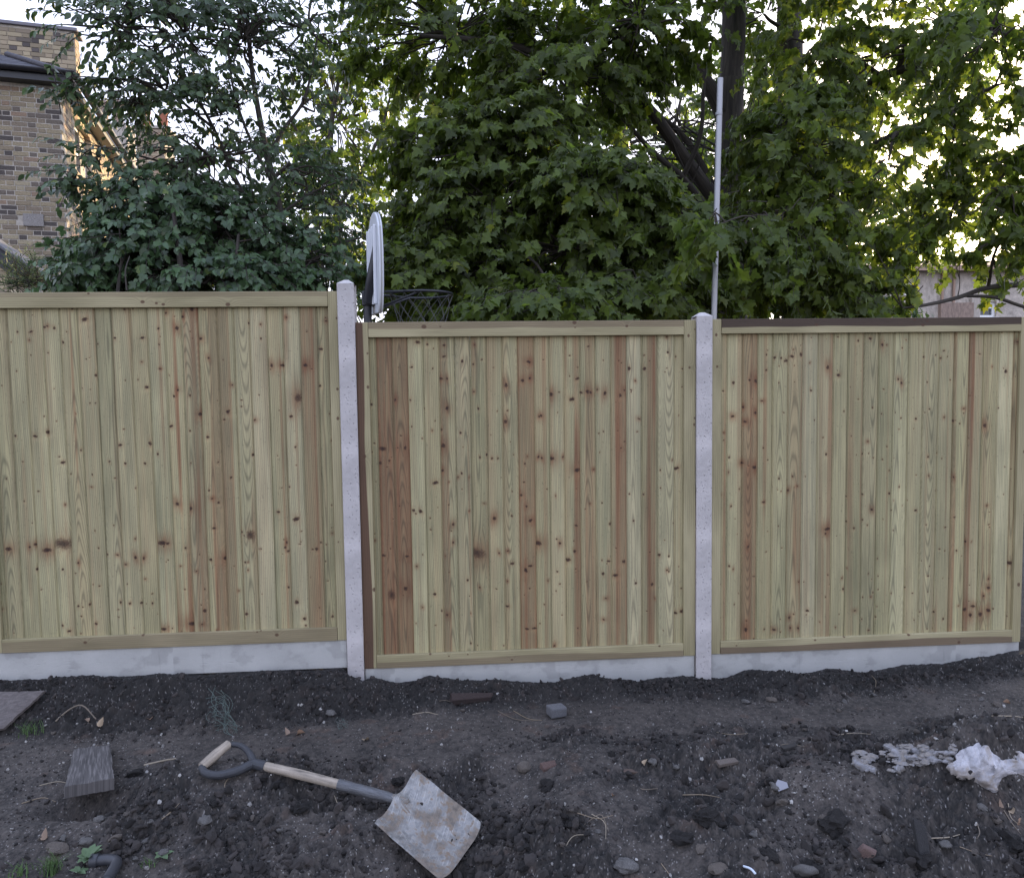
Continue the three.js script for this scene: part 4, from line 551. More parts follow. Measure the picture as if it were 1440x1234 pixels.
  const roof = part('roof', (() => { const h = 1.15, P = [-4, eaveY - 0.01, oh - 0.02, oh - 0.02, eaveY - 0.01, oh - 0.02, oh - h / rise, eaveY + h, oh - h / rise, -4, eaveY + h, oh - h / rise, oh - 0.02, eaveY - 0.01, -D - 0.2, oh - h / rise, eaveY + h, -D - 0.2]; return geoFrom(P, [0, 1, 2, 0, 2, 3, 1, 4, 5, 1, 5, 2]).toNonIndexed(); })(), std([0.045, 0.043, 0.052], 0.8), house); roof.geometry.computeVertexNormals();
  const slateM = [[0.075, 0.07, 0.085], [0.06, 0.057, 0.07], [0.09, 0.083, 0.094]].map(c => std(c, 0.75, { map: grain })), sg = box(0.243, 0.008, 0.3); const sl = rise / Math.hypot(1, rise), cl = 1 / Math.hypot(1, rise);
  for (let r = 0; r < 11; r++) for (let c = 0; c < 12; c++) { const d = r * 0.11 + 0.12, x = oh - 0.13 - c * 0.25 - (r % 2) * 0.125, lim = oh - d * cl - 0.1; if (x > lim) continue; const m = part('slate', sg, slateM[(r * 7 + c * 3 + (c * r) % 2) % 3], roof); m.rotation.x = Math.atan(rise) - 0.02; m.position.set(x, eaveY + d * sl + 0.018 + rr(-0.002, 0.002, q), oh - d * cl - 0.03); }
  const hipP = []; for (let i = 0; i < 7; i++) { const t = i * 0.16 + 0.05; hipP.push(V(oh - t / rise * 0.62 - 0.02, eaveY + t * 0.62 + 0.03, oh - t / rise * 0.62)); } part('hip_ridge', tube(hipP, 0.045, 6, 6), slateM[2], roof);
  // taller brick wall standing behind the roof
  const tz = -1.6, tp = (px, py) => toLocal(hitPlane(px, py, corner.clone().addScaledVector(nFront, tz), nFront)), tr = tp(104, 44), tl = tp(-30, 40), tall = group('parapet_wall', 'tall weathered brick wall rising behind the slate roof', 'wall', [corner.x, 0, corner.z]); tall.rotation.y = A;
  const tb = []; part('core', box(4, tr.y - 2, 0.36, tr.x - 2.012, 2 + (tr.y - 2) / 2, tz - 0.2), mortar, tall);
  bond(tr.x - 3.4, tr.x, eaveY - 0.35, tr.y - 0.03, (x, y, w) => { const id = pickBrick(q, 0.05), g = new THREE.BoxGeometry(w, 0.065, 0.1); g.translate(x, y, tz - 0.055 + rr(-0.004, 0.004, q)); const f = rr(0.6, 1.0, q); tb.push(tint(g, brickCols[id].map(c => c * f))); });
  bond(-tz + 0.02, -tz + 0.38, eaveY - 0.35, tr.y - 0.03, (x, y, w) => { const id = pickBrick(q, -0.2), g = new THREE.BoxGeometry(0.1, 0.065, w); g.translate(tr.x - 0.05, y, -x); tb.push(tint(g, brickCols[id])); });
  const tbm = part('brickwork', mergeC(tb), brickVC, tall); tbm.userData.kind = 'stuff';
  part('coping', box(4.1, 0.06, 0.46, tr.x - 2.0, tr.y + 0.03, tz - 0.2, 0.01), std([0.2, 0.19, 0.21], 0.9), tall);
  // further chimney with clay pots
  const cz = -17, ca = hitZ(190, 180, cz), cb = hitZ(232, 215, cz), ch = group('chimney_stack', 'brick chimney stack with red and buff clay pots behind the tree', 'chimney', [(ca.x + cb.x) / 2, 0, cz]);
  const cw = cb.x - ca.x, cbr = []; part('core', box(cw - 0.03, ca.y, 0.7, 0, ca.y / 2, -0.42), mortar, ch);
  bond(-cw / 2, cw / 2, cb.y - 0.6, ca.y - 0.03, (x, y, w) => { const id = pickBrick(q, -0.15), g = new THREE.BoxGeometry(w, 0.065, 0.1); g.translate(x, y, -0.05); cbr.push(tint(g, brickCols[id])); }); const cbm = part('brickwork', mergeC(cbr), brickVC, ch); cbm.userData.kind = 'stuff';
  part('cap', box(cw + 0.12, 0.08, 0.84, 0, ca.y + 0.042, -0.42, 0.01), mortar, ch);
  const pot = new THREE.LatheGeometry([[0, 0], [0.13, 0], [0.13, 0.05], [0.105, 0.08], [0.1, 0.42], [0.125, 0.44], [0.125, 0.5], [0.09, 0.5], [0.09, 0.2], [0, 0.2]].map(p => new THREE.Vector2(...p)), 14);
  for (const [px, c] of [[197, [0.34, 0.11, 0.06]], [222, [0.32, 0.12, 0.07]]]) { const m = part('chimney_pot', pot, std(c, 0.9), ch); m.position.set(hitZ(px, 180, cz).x - ch.position.x, ca.y + 0.083, -0.42); }
  const c2 = hitZ(150, 172, -18), ch2 = group('chimney_stack', 'grey chimney stack with two pale pots above the roof edge', 'chimney', [c2.x, 0, -18]); part('stack', box(1.0, c2.y, 0.6, 0, c2.y / 2, -0.3), mortar, ch2); for (const dx of [-0.22, 0.18]) { const m = part('chimney_pot', pot, std([0.3, 0.22, 0.18], 0.9), ch2); m.position.set(dx, c2.y + 0.001, -0.3); m.scale.setScalar(1.3); }
}
// low wall with a sloping slab cap, and the weeds before it
{
  const z = -6.2, a = hitZ(-40, 318, z), b = hitZ(64, 388, z), c = hitZ(64, 410, z), w = group('garden_wall', 'low brick wall with dark sloping slab cap beside the brick house', 'wall', [a.x, 0, z]);
  const L = Math.hypot(b.x - a.x, b.y - a.y), an = Math.atan2(b.y - a.y, b.x - a.x), slab = part('slab_cap', box(L, 0.2, 0.34, L / 2, -0.1, 0, 0.012), std([0.075, 0.073, 0.083], 0.8, { map: grain, bumpMap: grain, bumpScale: 0.01 }), w); slab.position.y = a.y; slab.rotation.z = an;
  const lip = part('slab_edge', box(L, 0.035, 0.38, L / 2, 0.0185, 0, 0.008), std([0.2, 0.195, 0.205], 0.85, { map: grain }), w); lip.position.y = a.y; lip.rotation.z = an;
  const bk = [], q = mulberry(3); bond(-0.3, b.x - a.x - 0.05, c.y - 0.5, a.y - 0.2, (x, y, ww) => { const f = rr(0.7, 1.1, q), g = new THREE.BoxGeometry(ww, 0.065, 0.1); g.translate(x, y, 0.05); bk.push(tint(g, brickCols[pickBrick(q, 0.1)].map(k => k * f))); }, (x, y) => y > a.y - 0.24 + x * Math.tan(an)); const bm = part('brickwork', mergeC(bk), brickVC, w); bm.userData.kind = 'stuff';
  part('core', (() => { const s = new THREE.Shape(); s.moveTo(-0.3, 0); s.lineTo(b.x - a.x, 0); s.lineTo(b.x - a.x, b.y - 0.2); s.lineTo(-0.3, a.y - 0.12); const g = new THREE.ExtrudeGeometry(s, { depth: 0.18, bevelEnabled: false }); g.translate(0, 0, -0.095); return g; })(), mortar, w);
}
makeTree({ name: 'feathery_weed', label: 'feathery pale green weed in front of the sloping slab cap', category: 'plant', seed: 91, base: bp(38, -4.6), size: 0.075, leaf: [fanLeaf([[0, 0], [0.08, .4], [0, 1], [-0.08, .4], [0, 0]], 0.4, 0.1)], mat: leafMat([0.11, 0.15, 0.07], 0.4, 0.2), gap: 0.2, gapF: 3, droop: -0.4, hang: -0.7, perSpray: 16, sprayLen: 0.25, singles: 0, limbR: 0.006, yellowRare: 0, limbs: [[[gnd(25, -4.6), [24, 400, -4.6], [22, 362, -4.6]], 0.008, 0.003, true], [[gnd(40, -4.6), [40, 400, -4.6], [40, 366, -4.6]], 0.008, 0.003], [[gnd(54, -4.6), [53, 405, -4.6], [52, 374, -4.6]], 0.008, 0.003]], blobs: [[24, 395, 12, 22, -4.6, 0.15, 260], [40, 392, 11, 20, -4.6, 0.15, 240], [52, 396, 10, 18, -4.6, 0.15, 200], [38, 420, 30, 14, -4.6, 0.2, 200]] });
console.log('house');

// ---------------------------------------------------------------- pale building beyond the maple
{
  const z = -22, wallM = std([0.66, 0.58, 0.50], 0.92, { map: grain }), white = std([0.8, 0.8, 0.8], 0.5), brownM = std([0.36, 0.25, 0.19], 0.9), glass = std([0.05, 0.06, 0.07], 0.05), lp = (px, py, dz = 0) => hitZ(px, py, z + dz);
  const a = lp(1245, 384), b = lp(1700, 384), o = group('pale_building', 'pale rendered building with white windows beyond the maple', 'building', [a.x, 0, z]), X = px => lp(px, 420).x - a.x, Y = py => lp(1360, py).y;
  const wins = [[1273, 1291, 396, 413], [1379, 1402, 424, 446]];
  // wall pieces round the openings
  const cols = [0, X(1273), X(1291), X(1379), X(1402), b.x - a.x], H = Y(376), pcs = [];
  for (let i = 0; i < 5; i++) { const x0 = cols[i], x1 = cols[i + 1], w = wins[(i - 1) / 2]; if (i % 2) { const y0 = Y(w[3]), y1 = Y(w[2]); pcs.push(box(x1 - x0, y0, 0.3, (x0 + x1) / 2, y0 / 2, -0.15), box(x1 - x0, H - y1, 0.3, (x0 + x1) / 2, (H + y1) / 2, -0.15)); } else pcs.push(box(x1 - x0, H, 0.3, (x0 + x1) / 2, H / 2, -0.15)); }
  part('wall', merge(pcs), wallM, o); part('back_wall', box(b.x - a.x, H, 0.3, (b.x - a.x) / 2, H / 2, -8), wallM, o); part('end_wall', merge([box(0.3, H, 7.5, 0.15, H / 2, -4.08), box(0.3, H, 7.5, b.x - a.x - 0.15, H / 2, -4.08)]), wallM, o);
  part('roof', (() => { const L = b.x - a.x, e = 0.35, h = 0.9, P = [-e, H, e, L + e, H, e, L + e, H + h, -4, -e, H + h, -4, -e, H, -8.4, L + e, H, -8.4]; return geoFrom(P, [0, 1, 2, 0, 2, 3, 3, 2, 5, 3, 5, 4, 0, 3, 4, 1, 5, 2]).toNonIndexed(); })(), std([0.2, 0.15, 0.13], 0.9), o).geometry.computeVertexNormals();
  part('fascia', box(b.x - a.x + 0.7, 0.18, 0.04, (b.x - a.x) / 2, H - 0.06, 0.36), brownM, o);
  part('lower_band', box(X(1366) - X(1320), Y(426) - 1, 0.16, (X(1366) + X(1320)) / 2, (Y(426) + 1) / 2, 0.081), std([0.42, 0.31, 0.25], 0.92, { map: grain }), o);
  part('pilaster', box(0.28, Y(420), 0.14, X(1369), Y(420) / 2, 0.071), wallM, o);
  for (const px of [1324, 1340]) part('drainpipe', tube([V(X(px), H - 0.1, 0.06), V(X(px), 0.2, 0.06)], 0.045, 8, 2), brownM, o);
  for (const [x0, x1, y0, y1] of wins) { const xa = X(x0), xb = X(x1), ya = Y(y1), yb = Y(y0), t = 0.08; const w = part('window', merge([box(t, yb - ya, 0.08, xa + t / 2, (ya + yb) / 2, -0.14), box(t, yb - ya, 0.08, xb - t / 2, (ya + yb) / 2, -0.14), box(xb - xa - 2 * t, t, 0.08, (xa + xb) / 2, yb - t / 2, -0.14), box(xb - xa - 2 * t, t, 0.08, (xa + xb) / 2, ya + t / 2, -0.14), box(xb - xa - 2 * t, 0.05, 0.06, (xa + xb) / 2, lerp(ya, yb, 0.62), -0.14)]), white, o); part('pane', box(xb - xa - 2 * t, yb - ya - 2 * t, 0.01, (xa + xb) / 2, (ya + yb) / 2, -0.18), glass, w); part('sill', box(xb - xa + 0.1, 0.05, 0.1, (xa + xb) / 2, ya - 0.026, 0.051), white, w); }
}
// ---------------------------------------------------------------- basketball hoop, metal pole
{
  const z = -1.35, base = hitZ(517, 448, z), q = mulberry(2), black = std([0.02, 0.021, 0.026], 0.45), hoop = group('basketball_hoop', 'basketball hoop seen from behind, white backboard and black post above the fence', 'basketball hoop', [base.x, 0, z]);
  const at = (px, py, dz = 0) => hitZ(px, py, z + dz).sub(hoop.position);
  // backboard: rounded slab turned nearly edge on; its back faces the camera and the post
  const turn = 1.81, bc = at(528, 371), hB = at(528, 302).y - at(528, 440).y, wB = 0.52, sh = new THREE.Shape(), w2 = wB / 2, h2 = hB / 2;
  sh.moveTo(-w2 * 0.7, -h2); sh.lineTo(w2 * 0.7, -h2); sh.quadraticCurveTo(w2 * 0.95, -h2 * 0.85, w2, -h2 * 0.3); sh.quadraticCurveTo(w2 * 1.03, h2 * 0.3, w2 * 0.85, h2 * 0.68); sh.quadraticCurveTo(w2 * 0.55, h2, 0, h2); sh.quadraticCurveTo(-w2 * 0.55, h2, -w2 * 0.85, h2 * 0.68); sh.quadraticCurveTo(-w2 * 1.03, h2 * 0.3, -w2, -h2 * 0.3); sh.quadraticCurveTo(-w2 * 0.95, -h2 * 0.85, -w2 * 0.7, -h2);
  const bb = part('backboard', (() => { const g = new THREE.ExtrudeGeometry(sh, { depth: 0.02, bevelEnabled: true, bevelSize: 0.008, bevelThickness: 0.006, bevelSegments: 2, curveSegments: 14 }); g.translate(0, 0, -0.01); return g; })(), std([0.55, 0.57, 0.6], 0.5), hoop);
  bb.position.copy(bc); bb.rotation.set(0, turn, 0.05, 'YXZ');
  const ribs = []; for (const x of [-0.16, -0.06, 0.06, 0.16]) ribs.push(box(0.02, hB * 0.78, 0.022, x, -0.02, -0.027, 0.006)); part('rib', merge(ribs), std([0.66, 0.68, 0.72], 0.5), bb);
  part('rim_edge', (() => { const pts = sh.getSpacedPoints(60).map(p => V(p.x, p.y, 0)); return tube(pts, 0.011, 6, 90); })(), std([0.3, 0.3, 0.3], 0.7), bb);
  part('post', tube([V(0, 0, 0), V(0, at(517, 445).y, 0), at(517, 410)], 0.028, 12, 6), black, hoop);
  part('bracket', tube([at(517, 425, 0.04), at(521, 392, 0.09), at(525, 365, 0.1), at(529, 334, 0.1)], [0.034, 0.03, 0.022, 0.012], 8, 12), black, hoop);
  part('clamp', merge([box(0.085, 0.1, 0.075, at(518, 420).x, at(518, 420).y, at(518, 420).z, 0.008)]), black, hoop);
  for (const py of [411, 426]) { const b = at(515, py); part('bolt', new THREE.SphereGeometry(0.007, 8, 6).translate(b.x, b.y, b.z + 0.041), std([0.6, 0.6, 0.62], 0.3, { metalness: 1 }), hoop); }
  // ring held out along the board's face
  const nrm = V(0, 0, 1).applyAxisAngle(UP, turn), rc = at(588, 412).clone(), Rr = 0.215; rc.copy(bc).setY(at(588, 412).y).addScaledVector(nrm, Rr + 0.1);
  const ring = new THREE.TorusGeometry(Rr, 0.0085, 8, 48); ring.rotateX(Math.PI / 2); ring.translate(rc.x, rc.y, rc.z); const rg = part('rim', ring, black, hoop);
  const foot = bc.clone().setY(rc.y), tang = nrm.clone().cross(UP), low = foot.clone().setY(rc.y - 0.1);
  for (const s of [-1, 1]) { part('strut', tube([foot.clone().addScaledVector(tang, s * 0.09).addScaledVector(nrm, 0.02), rc.clone().addScaledVector(tang, s * Rr * 0.7).addScaledVector(nrm, -Rr * 0.71)], 0.009, 6, 2), black, hoop); part('strut', tube([low.clone().addScaledVector(tang, s * 0.07).addScaledVector(nrm, 0.02), rc.clone().addScaledVector(tang, s * Rr * 0.95).addScaledVector(nrm, -Rr * 0.2)], 0.008, 6, 2), black, hoop); }
  const net = [], nn = 12; for (let i = 0; i < nn; i++) for (const d of [-1, 1]) { const pts = []; for (let k = 0; k <= 5; k++) { const t = k / 5, an = (i + d * k * 0.5) / nn * 6.283, r = Rr * (1 - 0.45 * t) * (1 + 0.06 * (q() - 0.5)); pts.push(V(rc.x + Math.cos(an) * r, rc.y - 0.01 - 0.36 * t, rc.z + Math.sin(an) * r)); } net.push(tube(pts, 0.0017, 4, 10)); }
  part('net', merge(net), std([0.10, 0.10, 0.10], 0.95), hoop);
  const z2 = -1.75, p0 = hitZ(1004, 446, z2), p1 = hitZ(1013, 110, z2), pole = group('metal_pole', 'tall plain galvanised metal pole standing behind the shorter post', 'pole', [p0.x, 0, z2]);
  const dir = p1.clone().sub(p0).normalize(), foot2 = p0.clone().addScaledVector(dir, -(p0.y + 0.3) / dir.y);
  const galv = std([0.34, 0.345, 0.36], 0.5, { metalness: 0.7, bumpMap: grain, bumpScale: 0.002 });
  const shell = new THREE.LatheGeometry([[0.0222, 0], [0.0222, 1], [0.0195, 1], [0.0195, 0.9]].map(p => new THREE.Vector2(p[0], p[1] * p1.distanceTo(foot2))), 20);
  const m = part('tube', shell, galv, pole); m.position.copy(foot2.clone().sub(pole.position)); m.quaternion.setFromUnitVectors(UP, dir);
  const col = part('joint_collar', new THREE.CylinderGeometry(0.0265, 0.0265, 0.02, 20), galv, pole), cpos = hitZ(1011, 160, z2); col.position.copy(cpos.sub(pole.position)); col.quaternion.copy(m.quaternion);
}
console.log('things');
// ---------------------------------------------------------------- shovel
{
  const P = (px, py, lift = 0) => hitPlane(px, py, SHP, SHN).addScaledVector(SHN, lift), q = mulberry(6);
  const o = P(560, 1134, 0.03), g = group('shovel', 'worn square mouthed shovel with wooden D handle lying on the soil', 'shovel', o.toArray()); const L = v => v.clone().sub(o);
  const h0 = P(370, 1086, 0.035), ax = P(560, 1134, 0.03).sub(h0).normalize(), sidev = ax.clone().cross(SHN).normalize();   // along the shaft, across it
  const woodT = dataTex(64, 256, (i, j, oo) => { const v = 0.56 + 0.12 * (n2(i * 0.9, j * 0.04) - 0.5) + 0.1 * (fbm(i / 20, j / 12, 3) - 0.5) + 0.06 * (hsh(i, j) - 0.5), d = 0.3 * sm(0.58, 0.8, fbm(i / 14 + 5, j / 22, 4)); oo[0] = v * (1 - d); oo[1] = v * 0.925 * (1 - d); oo[2] = v * 0.83 * (1 - d); });
  const shaftM = std(0xffffff, 0.75, { map: woodT, bumpMap: woodT, bumpScale: 0.0015 });
  const metalT = dataTex(512, 512, (i, j, oo) => {                 // galvanised steel with dried soil and scratches
    const x = i / 512, y = j / 512, f = fbm(x * 26, y * 26, 4), m = fbm(x * 5 + 3, y * 6, 4), sp = hsh(i, j), scr = sm(0.72, 0.9, n2(x * 6 + y * 3, y * 160 - x * 40));
    let v = 0.5 + 0.26 * (f - 0.5) + 0.08 * scr; const dirt = clamp(sm(0.44, 0.68, m + 0.5 * (f - 0.5) + 0.12 * (y - 0.5)) * 0.62 + sm(0.64, 0.8, f) * 0.3);
    const c = [0.36, 0.31, 0.26]; for (let k = 0; k < 3; k++) oo[k] = lerp(v * [1.0, 0.985, 0.96][k], c[k] * (0.7 + 0.6 * f), dirt) * (0.95 + 0.1 * sp); });
  const metalR = dataTex(512, 512, (i, j, oo) => { const x = i / 512, y = j / 512, m = fbm(x * 5 + 3, y * 6, 4), f = fbm(x * 26, y * 26, 4); oo[0] = 0; oo[1] = lerp(0.5, 0.95, sm(0.46, 0.6, m + 0.22 * (f - 0.5))); oo[2] = 1 - sm(0.46, 0.58, m + 0.22 * (f - 0.5)); }, false);
  const metal = std(0xffffff, 1, { map: metalT, roughnessMap: metalR, metalnessMap: metalR, metalness: 0.25, bumpMap: metalT, bumpScale: 0.003, side: THREE.DoubleSide });
  const dark = std([0.05, 0.052, 0.06], 0.6, { map: grain, bumpMap: grain, bumpScale: 0.003 });
  const s0 = h0, s1 = P(480, 1113, 0.034), e = P(557, 1132, 0.03);
  part('shaft', tube([L(s0), L(s0.clone().lerp(s1, 0.5).addScaledVector(SHN, 0.002)), L(s1)], [0.0185, 0.019, 0.018], 16, 12), shaftM, g);
  const socketM = std([0.17, 0.172, 0.18], 0.55, { metalness: 0.4, map: grain, bumpMap: grain, bumpScale: 0.004 });
  part('socket', tube([L(s1.clone().addScaledVector(ax, -0.012)), L(s1.clone().lerp(e, 0.5)), L(e.clone().addScaledVector(ax, -0.03)), L(e.clone().addScaledVector(ax, 0.03).addScaledVector(SHN, -0.008))], [0.0212, 0.021, 0.019, 0.013], 16, 14), socketM, g);
  // D handle: forked yoke and wooden grip
  const ga = P(284, 1086, 0.03), gb = P(322, 1054, 0.03), yk = P(358, 1082, 0.035);
  part('yoke', tube([L(s0.clone().addScaledVector(ax, 0.012)), L(s0.clone().addScaledVector(ax, -0.03)), L(yk)], [0.0215, 0.021, 0.017], 12, 8), dark, g);
  const pa1 = P(335, 1093, 0.035), pa2 = P(308, 1098, 0.03), pb1 = P(350, 1066, 0.034), pb2 = P(338, 1056, 0.03);
  part('fork', tube([L(yk), L(pa1), L(pa2), L(P(290, 1095, 0.03)), L(ga)], [0.0185, 0.0175, 0.0165, 0.0155, 0.0135], 12, 20), dark, g);
  part('fork', tube([L(yk), L(pb1), L(pb2), L(gb)], [0.0165, 0.0135, 0.0115, 0.0105], 12, 16), dark, g);
  part('grip', tube([L(ga), L(ga.clone().lerp(gb, 0.5)), L(gb)], [0.0185, 0.0215, 0.0175], 14, 10), shaftM, g);
  // blade: corners read off the photograph, turned-up sides, crease down the middle
  const c0 = P(583, 1097, 0.035), c1 = P(525, 1172, 0.03), c3 = P(680, 1168, 0.02), c2 = P(622, 1247, 0.012), nu = 28, nv = 32, pos = [], uv = [], idx = [];
  const bl = (u, v) => { const a = c0.clone().lerp(c1, u), b = c3.clone().lerp(c2, u); const p = a.lerp(b, v), s = Math.abs(u - 0.5) * 2, corner = Math.pow(s, 6);
    let lift = 0.028 * sm(0.5, 1, s) * (1 - 0.6 * v) - 0.016 * Math.sin(v * 3.1416) * (1 - s * s) + 0.020 * Math.exp(-((u - 0.5) ** 2) / 0.008) * (1 - sm(0, 0.42, v)) + 0.003 * (n2(u * 7, v * 7) - 0.5);
    const along = c3.clone().sub(c0).normalize(); p.addScaledVector(along, corner * (v < 0.12 ? 0.008 * (1 - v / 0.12) : 0) - corner * (v > 0.86 ? 0.016 * ((v - 0.86) / 0.14) ** 2 : 0)); return p.addScaledVector(SHN, lift); };
  for (let layer = 0; layer < 2; layer++) for (let j = 0; j <= nv; j++) for (let i = 0; i <= nu; i++) { const p = L(bl(i / nu, j / nv).addScaledVector(SHN, -0.0028 * layer)); pos.push(p.x, p.y, p.z); uv.push(i / nu, j / nv); }
  const N1 = (nu + 1) * (nv + 1); for (let j = 0; j < nv; j++) for (let i = 0; i < nu; i++) { const a = j * (nu + 1) + i, b = a + nu + 1; idx.push(a, b, a + 1, a + 1, b, b + 1); idx.push(N1 + a, N1 + a + 1, N1 + b, N1 + a + 1, N1 + b + 1, N1 + b); }
  const rimI = []; for (let i = 0; i < nu; i++) { rimI.push([i, i + 1]); rimI.push([nv * (nu + 1) + i + 1, nv * (nu + 1) + i]); } for (let j = 0; j < nv; j++) { rimI.push([(j + 1) * (nu + 1), j * (nu + 1)]); rimI.push([j * (nu + 1) + nu, (j + 1) * (nu + 1) + nu]); } for (const [a, b] of rimI) idx.push(a, b, N1 + a, b, N1 + b, N1 + a);
  part('blade', geoFrom(pos, idx, uv), metal, g);
  part('neck', tube([L(e.clone().addScaledVector(ax, -0.02)), L(e.clone().addScaledVector(ax, 0.04)), L(bl(0.5, 0.1).addScaledVector(SHN, -0.006)), L(bl(0.5, 0.3).addScaledVector(SHN, -0.008))], [0.017, 0.0145, 0.011, 0.004], 10, 12), metal, g);
}
// ---------------------------------------------------------------- things lying about
const greyWood = dataTex(256, 256, (i, j, o) => { const f = fbm(i / 3.2, j / 60, 3), m = fbm(i / 30 + 4, j / 50, 4), w = sm(0.42, 0.75, fbm(i / 7 + 9, j / 40, 4)); const v = lerp(0.27 + 0.14 * (f - 0.5) + 0.1 * (m - 0.5), 0.44 + 0.1 * (f - 0.5), 0.7 * w) + 0.05 * (hsh(i, j) - 0.5); o[0] = v; o[1] = v * 0.955; o[2] = v * 0.935; });
const greyWoodM = std(0xffffff, 0.9, { map: greyWood, bumpMap: greyWood, bumpScale: 0.004 });
function quadSlab(name, px, lift, th, mat, label, cat) {            // a slab whose top corners are seen at four pixels
  const c = px.map(([x, y, l]) => { const p = onSoil(x, y); return p.clone().addScaledVector(EYE.clone().sub(p).normalize(), l ?? lift); }), n = c[1].clone().sub(c[0]).cross(c[2].clone().sub(c[0])).normalize(); if (n.y < 0) n.negate();
  const o = c[0].clone().add(c[1]).add(c[2]).add(c[3]).multiplyScalar(0.25).addScaledVector(n, -th), N = 14, pos = [], uv = [], idx = [];
  const at = (u, v, d) => { const e = Math.min(u, 1 - u, v, 1 - v), p = c[0].clone().lerp(c[1], u).lerp(c[3].clone().lerp(c[2], u), v); return p.addScaledVector(n, -d + (d ? 0 : 0.004 * (n2(u * 6, v * 6) - 0.5) - (e === 0 ? 0.004 : 0))).add(V(e === 0 ? 0.006 * (n2(u * 19 + 3, v * 19) - 0.5) : 0, 0, e === 0 ? 0.006 * (n2(u * 17, v * 17 + 8) - 0.5) : 0)).sub(o); };
  for (const d of [0, th]) for (let j = 0; j <= N; j++) for (let i = 0; i <= N; i++) { const p = at(i / N, j / N, d); pos.push(p.x, p.y, p.z); uv.push(i / N, j / N); }
  const M = (N + 1) ** 2; for (let j = 0; j < N; j++) for (let i = 0; i < N; i++) { const a = j * (N + 1) + i, b = a + N + 1; idx.push(a, b, a + 1, a + 1, b, b + 1, M + a, M + a + 1, M + b, M + a + 1, M + b + 1, M + b); }
  for (let i = 0; i < N; i++) for (const [a, b] of [[i + 1, i], [N * (N + 1) + i, N * (N + 1) + i + 1], [i * (N + 1), (i + 1) * (N + 1)], [(i + 1) * (N + 1) + N, i * (N + 1) + N]]) idx.push(a, b, M + a, b, M + b, M + a);
  const g = geoFrom(pos, idx, uv).toNonIndexed(); g.computeVertexNormals(); const m = single(name, g, mat, label, cat); m.position.copy(o); return m;
}
quadSlab('plank', [[103, 1052], [155, 1045], [160, 1094, 0.2], [91, 1106, 0.19]], 0.09, 0.048, greyWoodM, 'short weathered grey plank sticking out over a hollow', 'plank');
quadSlab('board_sheet', [[-70, 976], [62, 970], [4, 1024], [-120, 1050]], 0.055, 0.018, std([0.17, 0.145, 0.135], 0.9, { map: grain, bumpMap: grain, bumpScale: 0.006 }), 'flat dirty brown board sheet lying in front of the highest panel', 'board');
